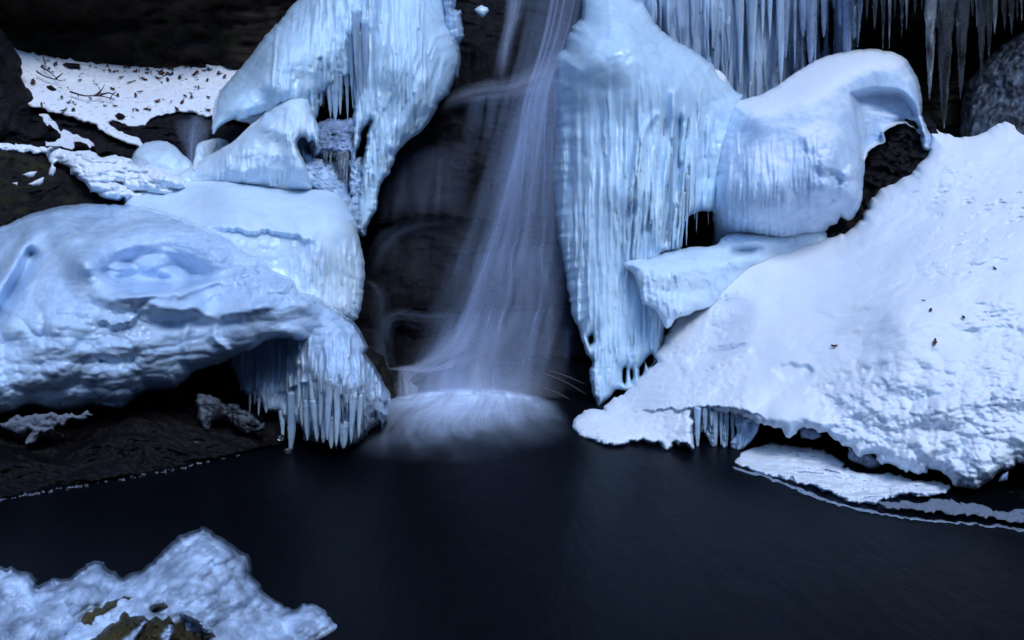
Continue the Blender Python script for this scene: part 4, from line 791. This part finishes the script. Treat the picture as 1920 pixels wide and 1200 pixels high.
# icicles at the upper right
ICI = [(1700, -60, 56, 5), (1716, -60, 30, 5), (1640, -80, 58, 8), (1655, -60, 92, 6), (1668, -60, 92, 5), (1690, -60, 72, 5), (1612, -80, 90, 13), (1626, -60, 40, 6), (1745, -100, 188, 15), (1758, -60, 40, 9), (1775, -100, 242, 19), (1806, -100, 188, 17), (1790, -80, 20, 6), (1824, -80, 30, 8), (1842, -80, 132, 14), (1856, -80, 118, 9), (1866, -80, 66, 9), (1884, -80, 60, 8), (1896, -80, 66, 9), (1908, -80, 40, 6), (1916, -80, 40, 6), (1728, -60, 24, 4), (1678, -60, 34, 4), (1878, -80, 28, 5), (1832, -80, 52, 6), (1768, -90, 60, 6), (1940, -80, 70, 9), (1960, -80, 40, 8), (1985, -80, 90, 9), (2010, -80, 50, 7)]
wh = {8: 'longest thick clear icicle hanging over the dark rock, third from the snowy dome', }
for k, (u, v0_, v1, r) in enumerate(ICI):
    big = r >= 13
    o = icicle(place(u, v0_, 7.25), place(u - (3 if big else 0), v1, 7.25), r * .0036, M['milky'] if k % 4 == 0 else M['clear'], None, tip=.1, lump=.16, bend=.006)
    if (u, v1) == (1775, 242): lab = 'longest clear icicle of the row over dark rock, its tip lowest of all'
    elif (u, v1) == (1745, 188): lab = 'long clear icicle directly left of the longest one in the hanging row'
    elif (u, v1) == (1806, 188): lab = 'long clear icicle directly right of the longest one in the hanging row'
    elif (u, v1) == (1612, 90): lab = 'thick milky icicle next to the column wall, above the rounded dome'
    elif (u, v1) == (1842, 132): lab = 'stout icicle ending just above the glazed rock at the far right'
    else: lab = 'slim short clear icicle hanging in the row over dark rock at upper right'
    tag(o, lab, 'icicle', 'icicles hanging over the dark rock')
tag(relief('overhang', [(1600, -160), (2100, -160), (2100, -28), (1900, -10), (1800, -26), (1700, -12), (1600, -30)], [(1700, -60, 7.3), (2000, -60, 7.3)], .15, 30, M['frost'], extra=lambda c: .08 * fbm(c.P, 5, 4, mode=2), rough=4, tb=.6),
    'dark icy rock overhang that the upper right icicles hang from', 'rock')
def ex_back(c): return .12 * fbm(c.P, 2.5, 5, .6, (.35, 1, 1.8), mode=2) + .03 * fbm(c.P, 12, 4, .6, (.4, 1, 1.5))
tag(relief('rock_wall', [(1440, -160), (2150, -160), (2150, 320), (1760, 320), (1560, 260), (1440, 200)], [(1500, 0, 8.0), (2000, 0, 8.0), (1800, 250, 7.7)], .05, 20, M['earth'], extra=ex_back, rough=3, st=2.4, tb=.5, seed=18),
    'dark layered rock wall behind the hanging icicles', 'rock')
tag(relief('glazed_rock', [(1798, 300), (1802, 210), (1812, 160), (1835, 130), (1858, 104), (1890, 76), (1930, 52), (2000, 20), (2120, 0), (2120, 320)], [(1810, 240, 7.3), (1900, 100, 7.35), (1900, 240, 7.0), (2050, 150, 7.0)], .2, 40, M['frost'], extra=lambda c: .05 * fbm(c.P, 4, 4, mode=2) + .02 * fbm(c.P, 16, 4, .6, (1, 1, .15), mode=2), rough=2, seed=19),
    'grey rock glazed with thin streaked ice at the far right, above the snow slope', 'rock')

# ------------------------------------------------------------------ right snow slope
def ex_s(c):
    sn = np.clip((c.U - 1350) / 250, 0, 1)
    pm = np.clip(fbm(c.P, 2.2, 3, off=7) * 2 + .5, 0, 1)
    e = .13 * fbm(c.P, 1.3, 3, .45) + .025 * fbm(c.P, 3.6, 3, .5, mode=1) * sn + .008 * fbm(c.P, 10, 3)
    up = np.clip((c.U - 1620) / 200, 0, 1)
    e += up * pm * (.03 * fbm(c.P, 11, 4, .6, (.6, 1, 1), mode=1) + .022 * fbm(c.P, 24, 4, .65, (.6, 1, 1.)))
    lo = np.clip((c.V - 640 - (1700 - c.U) * .18) / 140, 0, 1) * np.clip((c.U - 1480) / 80, 0, 1)
    e += lo * (.08 * fbm(c.P, 4.5, 4, .55, (.8, 1, 1.2), mode=1) + .04 * worley(c.U / 30., c.V / 22., 44) + .025 * fbm(c.P, 16, 4, .6) * (.4 + .6 * pm))
    pits = fbm(c.P, 15, 3, .6, (.5, 1, 1), off=40)
    e -= .018 * np.clip((pits - .22) / .2, 0, 1) * up * np.clip((c.V - 300) / 60, 0, 1) * np.clip((560 - c.V) / 60, 0, 1)
    # hollows and edges of the icy part
    e -= .03 * region(c, [(1290, 670), (1330, 655), (1400, 648), (1385, 662), (1330, 678), (1300, 690)], 8) * 1.2
    e += ridge(c, [(1250, 620), (1300, 560), (1370, 545), (1420, 570)], 22, .05) - ball(c, 1350, 620, 60, 30, .05, -15) + ridge(c, [(1290, 695), (1345, 682), (1400, 655)], 8, .03)
    e -= .035 * region(c, [(1450, 695), (1480, 682), (1525, 692), (1500, 712), (1470, 710)], 7, 2)
    e += ball(c, 1475, 785, 60, 26, .07) + ball(c, 1530, 785, 40, 22, .05)
    e += lip(c, [(1180, 772), (1230, 768), (1290, 766), (1330, 762), (1400, 770), (1440, 790)], .04, 36)
    ic = np.clip((1440 - c.U) / 80, 0, 1)
    e += ic * (.014 * fbm(c.P, 14, 4, mode=1) + .012 * worley(c.U / 18., c.V / 9., 41) * np.clip((c.V - 560) / 60, 0, 1) + .02 * worley(c.U / 7., c.V / 7., 42) * np.clip(1 - c.sd / 20, 0, 1))
    e += ball(c, 1700, 460, 260, 170, .08) + ball(c, 1560, 620, 200, 120, .08)
    return e
ss = thing('snow_slope', tuple(place(1500, 880, 4.9)), 'broad bright snow slope on the right, ending in an ice ledge over the pool', 'snow slope')
relief('snow_body', [(1068, 800), (1076, 786), (1090, 776), (1108, 768), (1128, 770), (1140, 756), (1170, 740), (1192, 716), (1214, 700), (1232, 680), (1226, 664), (1240, 650), (1246, 632), (1262, 604), (1290, 560), (1320, 520), (1350, 500), (1420, 480), (1480, 455), (1540, 440), (1562, 442), (1590, 434), (1612, 416), (1622, 396), (1634, 372), (1662, 350), (1690, 340), (1716, 318), (1738, 292), (1744, 270), (1738, 240), (1748, 236), (1770, 250), (1804, 259), (1840, 252), (1870, 232), (1892, 220), (1912, 236), (1930, 246), (2000, 215), (2160, 180), (2160, 900), (2000, 880), (1930, 872), (1912, 866), (1890, 880), (1870, 884), (1862, 896), (1838, 908), (1822, 916), (1800, 912), (1784, 908), (1776, 890), (1750, 878), (1728, 886), (1700, 884), (1680, 872), (1650, 868), (1640, 850), (1610, 856), (1600, 842), (1580, 834), (1560, 818), (1552, 806), (1536, 812), (1520, 800), (1500, 802), (1488, 818), (1474, 820), (1466, 804), (1440, 796), (1420, 792), (1400, 780), (1370, 772), (1330, 768), (1302, 770), (1299, 800), (1300, 838), ('f', 8, 8), (1262, 832), (1250, 846), (1238, 834), (1200, 826), ('f', 6, 9), (1170, 834), (1145, 838), (1120, 830), (1095, 822), (1080, 812)],
    [(1080, 795, 5.75), (1120, 820, 5.45), (1140, 760, 5.95), (1250, 640, 6.35), (1250, 760, 5.6), (1250, 830, 5.36), (1400, 480, 6.6), (1560, 445, 6.75), (1740, 250, 7.0), (1900, 225, 7.0), (2100, 200, 6.9), (1500, 600, 5.78), (1700, 600, 5.28), (1900, 500, 5.45), (1400, 740, 5.38), (1500, 790, 5.08), (1600, 720, 5.12), (1800, 700, 4.93), (1800, 800, 4.70), (1800, 900, 4.55), (1920, 860, 4.55), (2100, 870, 4.4), (1640, 850, 4.85), (2100, 500, 5.2)],
    [(1090, 790, .12), (1700, 880, .16), (1650, 350, .15), (1900, 235, .2), (1240, 650, .12), (1350, 500, .02), (1280, 570, .03), (1450, 470, .02), (1410, 485, .02)], [(1090, 790, 22), (1380, 490, 50), (1700, 890, 26), (1650, 350, 26), (1850, 245, 40), (1240, 650, 20), (1280, 840, 14), (1450, 800, 20), (1850, 905, 40)], M['snowice'], ss, extra=ex_s, rough=2.2, st=1.9, tb=.5, seed=20, lobe=(4, 13), key='slope')
for k, pp in enumerate([[(1295, 766), (1322, 764), (1326, 790), (1318, 812), (1308, 806), (1300, 822), (1296, 800)], [(1318, 764), (1344, 764), (1348, 800), (1346, 822), (1338, 846), (1330, 836), (1322, 815), (1320, 790)], [(1346, 764), (1362, 766), (1364, 800), (1364, 835), (1358, 848), (1352, 835), (1350, 800)], [(1372, 768), (1418, 780), (1422, 810), (1410, 826), (1388, 846), (1376, 850), (1370, 830), (1380, 810), (1376, 790)]]):
    relief('drip_column', pp, [(1300, 770, 5.5), (1300, 840, 5.42), (1400, 840, 5.3)], .04, 9, M['fringe'], ss, extra=lambda c: .03 * fbm(c.P, 22, 3, .6, (1, 1, .15), mode=2) + .015 * fbm(c.P, 26, 3, mode=1), rough=1.8, st=1.4, tb=.05, seed=50 + k)
for (u, v0_, v1, r) in [(1250, 826, 848, 5), (1341, 764, 850, 7), (1362, 766, 846, 6), (1308, 764, 842, 7), (1286, 790, 834, 6), (1374, 768, 852, 5), (1322, 764, 812, 5), (1334, 765, 800, 5), (1390, 772, 850, 6), (1352, 764, 835, 4), (1406, 778, 838, 6)]:
    hang(None, u, v0_, v1, r, M['fringe'], ss, 0, 5.42, tip=.3, lump=.16)
# arm of rounded ice reaching over
def ex_a(c):
    e = .03 * fbm(c.P, 5, 3) + ball(c, 1420, 450, 60, 22, .10) + ball(c, 1520, 440, 46, 22, .06) + ball(c, 1395, 488, 50, 16, .05, -12) + ball(c, 1260, 500, 90, 40, .10) - ball(c, 1400, 468, 40, 10, .05, -10)
    lo = np.clip((c.V - 520) / 30, 0, 1); e += fused(c, 30, (1190, 500, 1280, 560), (4, 9), (.01, .03), (30, 70), 51)
    return e + .012 * fbm(c.P, 14, 3, mode=1)
tag(relief('ice_bridge', [(1168, 494), (1178, 484), (1200, 484), (1230, 479), (1262, 470), (1300, 463), (1338, 461), (1356, 444), (1380, 432), (1405, 427), (1436, 432), (1452, 436), (1480, 428), (1515, 422), (1540, 426), (1556, 440), (1545, 500), (1470, 520), (1420, 540), (1380, 560), (1330, 575), (1290, 590), (1266, 598), (1258, 612), (1250, 616), (1240, 600), (1226, 582), (1206, 568), ('f', 12, 7), (1196, 535), (1186, 512), (1172, 504)],
    [(1180, 490, 6.25), (1300, 465, 6.5), (1420, 430, 6.66), (1540, 430, 6.76), (1250, 560, 6.12), (1260, 610, 6.1), (1350, 505, 6.36), (1420, 480, 6.5), (1400, 545, 6.5), (1540, 470, 6.66)], [(1200, 500, .14), (1350, 520, .05), (1500, 480, .04), (1450, 430, .12)], [(1300, 465, 34), (1250, 600, 20), (1500, 430, 22)], M['shelf'], extra=ex_a, rough=1., st=1.7, seed=21),
    'rounded lumpy ice arm with a small fringe, lying across the top of the snow slope', 'ice formation')

# low ice shelf by the water, rock and frost band
rr = relief('shore_rock', [(1370, 770), (1500, 790), (1560, 800), (1700, 860), (1800, 890), (1950, 840), (2160, 840), (2160, 1035), (2000, 1004), (1920, 990), (1820, 974), (1700, 962), (1600, 942), (1500, 912), (1420, 880), (1378, 862)],
    [(1400, 790, 5.8), (1600, 840, 5.5), (1700, 870, 5.35), (1950, 850, 5.1), (2150, 850, 5.0), *[(x, y, water_Y(y) + .01) for x, y in ((1400, 868), (1500, 915), (1600, 942), (1700, 962), (1800, 968), (1950, 992), (2150, 1030))]], .05, 10, M['rock'], extra=lambda c: .05 * fbm(c.P, 5, 5, .6, (.7, 1, 1), mode=2) + .02 * fbm(c.P, 18, 4), rough=2, tb=.5, seed=22, key='rr')
tag(rr, 'dark wet rock bank under the snow slope at the right edge of the pool', 'rock')
tag(relief('ice_plate', [(1376, 868), (1384, 852), (1400, 842), (1440, 832), (1490, 836), (1530, 842), (1556, 850), (1574, 866), (1590, 880), (1640, 890), (1672, 884), (1700, 898), (1730, 902), (1752, 900), (1782, 912), (1776, 922), (1740, 926), (1690, 928), (1664, 934), (1640, 946), (1612, 940), (1590, 940), (1560, 926), (1520, 912), (1470, 898), (1430, 888), (1400, 878)],
    [(1400, 845, 5.3), (1500, 840, 5.28), (1700, 895, 4.85), (1390, 868, 5.08), (1480, 895, 4.84), (1600, 935, 4.55), (1750, 922, 4.6)], .05, 14, M['snow_ice_low'], extra=lambda c: .03 * fbm(c.P, 5, 3) + .05 * fbm(c.P, 9, 4, .6, mode=1) * np.clip((c.U - 1420) / 80, 0, 1) + .03 * worley(c.U / 9., c.V / 8., 3) * np.clip(1 - c.sd / 22, 0, 1), rough=3, st=1.6, tb=.08, seed=23, lobe=(4, 9), key='plate'),
    'flat ice plate dusted with snow, lying just above the water on the right', 'ice plate')
tag(relief('frost_band', [(1640, 944), (1700, 940), (1760, 938), (1820, 946), (1870, 956), (1930, 958), (2160, 990), (2160, 1012), (1960, 984), (1900, 978), (1820, 966), (1740, 958), (1680, 954)], [(x, y, water_Y(y) - .07) for x, y in ((1660, 945), (1780, 950), (1900, 965), (2000, 985), (2100, 1005))], .02, 8, M['crust'], extra=lambda c: .02 * fbm(c.P, 22, 4, mode=1), rough=4, st=1.6, tb=.03, seed=24),
    'pale band of gritty frost on dark rock along the right shore', 'frost')
tag(relief('shore_ice', [(1372, 872), (1400, 882), (1440, 893), (1500, 916), (1560, 938), (1620, 954), (1700, 968), (1780, 976), (1860, 984), (1930, 994), (2100, 1018), (2100, 1024), (1920, 997), (1850, 987), (1760, 979), (1690, 971), (1610, 957), (1550, 942), (1490, 918), (1440, 898), (1400, 887), (1374, 877)], [(x, y, water_Y(y) - .02) for x, y in ((1400, 885), (1500, 920), (1600, 952), (1750, 975), (1900, 992), (2100, 1020))], .01, 5, M['grey'], extra=lambda c: .012 * fbm(c.P, 30, 3, mode=1), rough=2.2, st=1.2, tb=.02, seed=25),
    'thin bright rim of ice tracing the waterline below the right shore', 'ice rim')
for k, (pp, Y) in enumerate([([(1590, 838), (1620, 846), (1650, 866), (1640, 880), (1610, 872), (1592, 860)], 4.98), ([(1500, 806), (1520, 804), (1540, 816), (1528, 824), (1504, 820)], 5.2), ([(1880, 888), (1890, 884), (1888, 900), (1872, 902)], 4.45)]):
    tag(relief('ice_chunk', pp, [(1590, 850, Y)], .04, 10, M['grey'], extra=lambda c: .02 * fbm(c.P, 14, 3, mode=2), rough=1.5, st=1.4, seed=60 + k, tb=.06),
        ['grey translucent ice chunk wedged between snow slope and low ice plate', 'small clear ice chunk in the dark gap left of the snow slope edge', 'tiny ice chip on the dark rock at the right end of the slope'][k], 'ice chunk')

# ------------------------------------------------------------------ foreground ice with mossy stone
fg = thing('ice_mound', tuple(place(380, 1260, 2.9)), 'glassy lumpy ice mound with yellow moss in the lower left, nearest the camera', 'ice formation')
def ex_g(c):
    e = ball(c, 385, 1080, 110, 100, .14, -25) + ball(c, 395, 1035, 50, 46, .06) + ball(c, 160, 1100, 60, 46, .09, -35) + ball(c, 440, 1060, 34, 44, .05)
    e += ball(c, 590, 1165, 50, 44, .08) + ball(c, 470, 1120, 44, 40, .05) + ball(c, 300, 1140, 120, 60, .05) + ball(c, 30, 1095, 50, 50, .07) + ball(c, 100, 1150, 90, 40, .05, -20)
    a = math.radians(-32); x = c.U * math.cos(a) + c.V * math.sin(a); y = -c.U * math.sin(a) + c.V * math.cos(a)
    e += .075 * worley(x / 62., y / 32., 51) + .035 * worley(x / 28., y / 17., 52) + .004 * worley(c.U / 12., c.V / 11., 53) * np.clip(1.2 - c.sd / 60, .2, 1)
    e += .03 * worley(c.U / 24., c.V / 22., 54) * np.clip(1 - c.sd / 50, 0, 1)
    sm = np.exp(-(((c.U - 350) / 90) ** 2 + ((c.V - 1110) / 60) ** 2))
    return e * (1 - .0 * sm)
relief('ice_body', [(-200, 1080), (-80, 1060), (0, 1066), (20, 1066), (36, 1074), (52, 1072), (66, 1088), (72, 1102), (92, 1090), (110, 1086), (124, 1090), (140, 1078), (158, 1064), (176, 1054), (192, 1056), (202, 1072), (216, 1072), (224, 1084), (244, 1078), (262, 1074), (280, 1058), (296, 1046), (306, 1034), (318, 1022), (340, 1004), (360, 998), (378, 992), (396, 996), (408, 1008), (424, 1014), (438, 1030), (452, 1036), (466, 1048), (472, 1068), (470, 1082), (486, 1098), (494, 1112), (512, 1122), (530, 1132), (552, 1144), (566, 1132), (590, 1131), (608, 1140), (622, 1156), (640, 1164), (656, 1178), (668, 1200), (680, 1240), (720, 1300), (700, 1420), (-200, 1420)],
    [(-100, 1080, 3.35), (180, 1060, 3.45), (380, 1000, 3.6), (470, 1070, 3.6), (600, 1140, 3.55), (60, 1180, 3.05), (300, 1180, 3.1), (500, 1200, 3.25), (660, 1260, 3.25), (300, 1400, 2.75), (-100, 1380, 2.7)], .12, 26, M['near'], fg, extra=ex_g, rough=1.0, st=2., tb=.4, lobe=(7, 20), seed=26, key='fg')
def ex_m(c): return .03 * fbm(c.P, 12, 5, .6, mode=1) + .012 * fbm(c.P, 40, 3, .7)
for k, (pp, Y) in enumerate([([(165, 1200), (190, 1180), (215, 1160), (235, 1145), (262, 1152), (290, 1160), (312, 1150), (332, 1160), (352, 1172), (372, 1190), (376, 1230), (340, 1290), (160, 1290)], 2.93),
    ([(143, 1166), (170, 1146), (200, 1128), (238, 1116), (262, 1112), (250, 1124), (216, 1136), (190, 1160), (160, 1180)], 3.03), ([(276, 1136), (300, 1130), (330, 1140), (326, 1148), (300, 1146)], 2.99), ([(376, 1180), (398, 1184), (404, 1196), (384, 1200)], 2.95)]):
    ct = [(u, v, on('fg', u, v)[0][1] - .035) for u in range(150, 420, 38) for v in range(1110, 1300, 34) if on('fg', u, v)]
    relief('moss_patch', pp, ct, .07, 16, M['nearmoss'], fg, extra=ex_m, rough=4, st=1.6, seed=70 + k, tb=.1)
# glassy drips over the moss
for k, pp in enumerate([[(180, 1230), (230, 1196), (262, 1168), (276, 1166), (262, 1196), (246, 1240), (220, 1270)], [(296, 1196), (316, 1172), (330, 1180), (326, 1210), (340, 1250), (310, 1260)], [(336, 1150), (356, 1148), (380, 1160), (400, 1182), (386, 1186), (366, 1172), (346, 1162)]]):
    relief('glaze', pp, [(u, v, y - .03) for u, v, y in ct], .05, 12, M['near'], fg, extra=lambda c: .03 * worley(c.U / 12., c.V / 8., 61), rough=3, st=1.6, seed=80 + k, tb=.05)

# ------------------------------------------------------------------ leaves and twigs
def leaf(key, u, v, size, lab, mat, group=None, off=.006):
    r = on(key, u, v)
    if r is None: return
    p, n = r; rs = np.random.RandomState(int(u * 31 + v * 17) % 9999)
    t = rs.randn(3); t -= n * t.dot(n); t /= np.linalg.norm(t); b = np.cross(n, t)
    Vs = []; m = 7; cl = rs.uniform(.2, .8); wd = rs.uniform(.3, .5)
    for side in (0, 1):
        for i in range(m):
            s = i / (m - 1) * 2 - 1; w = wd * (1 - s * s) ** .7 * (1 + .25 * math.cos(i * 2.4 + u))
            for q in (-1, 0, 1):
                Vs.append(p + n * (off + size * (cl * s * s * .6 + .35 * abs(q) * cl) + (.0025 if side else 0)) + t * s * size + b * q * w * size)
    F = []
    for side in (0, 1):
        for i in range(m - 1):
            for q in (0, 1):
                a = side * 3 * m + i * 3 + q; F.append((a, a + 1, a + 4, a + 3) if side else (a, a + 3, a + 4, a + 1))
    tag(mesh_obj('leaf', np.array(Vs), np.array(F), mat), lab, 'leaf', group)
rs = np.random.RandomState(5); n_ = 0
while n_ < 150:
    if n_ % 2: u, v = rs.normal(310, 60), rs.normal(128, 9)
    else: u, v = rs.uniform(60, 430), rs.uniform(106, 212)
    if on('hsnow', u, v) is None: continue
    leaf('hsnow', u, v, rs.uniform(.008, .026), 'small dead brown leaf lying on the upper left snow slope', M['leaf'] if rs.rand() < .8 else M['leafred'], 'leaves scattered on the upper left snow'); n_ += 1
for (u, v, s, lab) in [(1865, 505, .016, 'curled brown leaf on the snow slope, highest of those scattered there'), (1752, 645, .022, 'reddish brown leaf lying flat on the snow slope near its right side'), (1808, 596, .012, 'tiny dark leaf standing upright in the snow, right of the others'), (1744, 584, .014, 'small brown leaf in the middle of the snow slope above the reddish one'), (1566, 652, .020, 'pale frosted leaf alone near the centre of the snow slope'), (1732, 566, .010, 'tiny brown leaf speck just above the small brown leaf on the slope')]:
    leaf('slope', u, v, s, lab, M['leafred'] if u == 1752 else M['leaf'])
leaf('rr', 1632, 888, .022, 'reddish leaf caught at the rock edge beside the low ice plate', M['leafred'], off=.05)
leaf('rr', 1870, 955, .02, 'rust red leaf on dark rock above the frost band', M['leafred'], off=.05)
def twig(key, pts, r, lab):
    P = []
    for u, v in pts:
        q = on(key, u, v)
        if q is None: return
        P.append(q[0] + q[1] * .03 + np.array([0, -.01, .01]))
    P = catmull(P, .03); m = 6; Vs = []
    for i, p in enumerate(P):
        w = r * (1 - .75 * i / len(P))
        for q in range(m): Vs.append(p + np.array([0, math.cos(q * 6.283 / m) * w, math.sin(q * 6.283 / m) * w]) + np.array([math.cos(q) * w * .3, 0, 0]))
    F = [(i * m + q, i * m + (q + 1) % m, (i + 1) * m + (q + 1) % m, (i + 1) * m + q) for i in range(len(P) - 1) for q in range(m)]
    tag(mesh_obj('twig', np.array(Vs), np.array(F), M['twig']), lab, 'twig', 'twigs on the upper left snow')
for pts in [[(70, 145), (90, 155), (120, 162)], [(78, 135), (95, 145), (108, 158)], [(105, 158), (118, 150), (122, 146)], [(134, 182), (160, 190), (190, 190), (215, 196)], [(185, 190), (195, 175), (198, 168)], [(190, 190), (205, 185), (220, 190)], [(180, 190), (190, 182), (186, 172)], [(86, 128), (84, 118), (88, 112)], [(208, 196), (214, 186), (220, 182)]]:
    twig('hsnow', pts, .007, 'thin bare brown twig lying on the upper left snow slope')
for k, (pp, lab) in enumerate([([(116, 122), (124, 117), (150, 121), (148, 128), (128, 127)], 'small flat dark stone near the top of the upper left snow'), ([(86, 162), (96, 160), (112, 170), (116, 180), (102, 176), (90, 170)], 'dark pointed stone in the left part of the upper snow slope'), ([(216, 216), (224, 212), (236, 218), (232, 226), (222, 226)], 'round dark stone at the lower edge of the upper left snow'), ([(350, 122), (376, 118), (400, 124), (398, 131), (370, 130)], 'dark stone among leaves at the top right of the upper snow')]):
    s = SURF['hsnow']; q = on('hsnow', pp[0][0] + 8, pp[0][1] + 4)
    Y = q[0][1] if q else 7.6
    tag(relief('stone', pp, [(0, 0, Y - .03)], .05, 8, M['rock2'], rough=1.5, st=1.3, tb=.1, seed=90 + k, extra=lambda c: .02 * fbm(c.P, 20, 3)), lab, 'stone', 'stones poking through the upper snow')
for (u, v, lab) in [(904, 18, 'small white ice lump on the rock beside the top of the fall')]:
    tag(relief('ice_lump', [(890, 20), (898, 12), (916, 12), (912, 26), (906, 34), (896, 30)], [(900, 20, 7.3)], .05, 9, M['shelf'], rough=2, st=1.3), lab, 'ice lump')
for pts, k in [([(1000, 722), (1040, 734), (1084, 758)], 0), ([(1020, 700), (1060, 716), (1100, 740)], 1), ([(1028, 694), (1060, 704), (1096, 720)], 2)]:
    P = [place(u, v, 6.33 + .02 * i) for i, (u, v) in enumerate(pts)]; P = catmull(P, .03); Vs = []
    for p in P:
        for q in range(5): Vs.append(p + np.array([0, math.cos(q * 1.2566), math.sin(q * 1.2566)]) * .0018)
    F = [(i * 5 + q, i * 5 + (q + 1) % 5, (i + 1) * 5 + (q + 1) % 5, (i + 1) * 5 + q) for i in range(len(P) - 1) for q in range(5)]
    tag(mesh_obj('twig', np.array(Vs), np.array(F), M['twigpale']), 'thin pale wet twig slanting over dark rock between fall and right curtain', 'twig', 'wet twigs by the pool')

# ------------------------------------------------------------------ light
w = bpy.data.worlds.new('World'); scene.world = w; w.use_nodes = True; nt = w.node_tree
bg = nt.nodes['Background']; sky = nt.nodes.new('ShaderNodeTexSky'); sky.sky_type = 'NISHITA'; sky.sun_disc = False
SE, SR = math.radians(SUN_E), math.radians(SUN_R)
sky.sun_elevation = SE; sky.sun_rotation = SR; sky.air_density = 1.0; sky.dust_density = .0; sky.ozone_density = 3.6
nt.links.new(sky.outputs[0], bg.inputs[0]); bg.inputs[1].default_value = .12
ld = bpy.data.lights.new('sun', 'SUN'); ld.energy = .55; ld.angle = math.radians(20); ld.color = (.84, .90, 1.)
lo = bpy.data.objects.new('sun', ld); COL.objects.link(lo)
from mathutils import Vector
dirv = Vector((math.sin(SR) * math.cos(SE), math.cos(SR) * math.cos(SE), math.sin(SE)))
lo.rotation_euler = dirv.to_track_quat('Z', 'Y').to_euler()
vs = scene.view_settings; scene.display_settings.display_device = 'sRGB'; vs.view_transform = 'Standard'; vs.look = 'None'; vs.gamma = 1; vs.exposure = EXPO
scene.cycles.max_bounces = 5; scene.cycles.diffuse_bounces = 3; scene.cycles.transmission_bounces = 5; scene.cycles.adaptive_threshold = .03; scene.cycles.transparent_max_bounces = 20; scene.cycles.caustics_reflective = False; scene.cycles.caustics_refractive = False
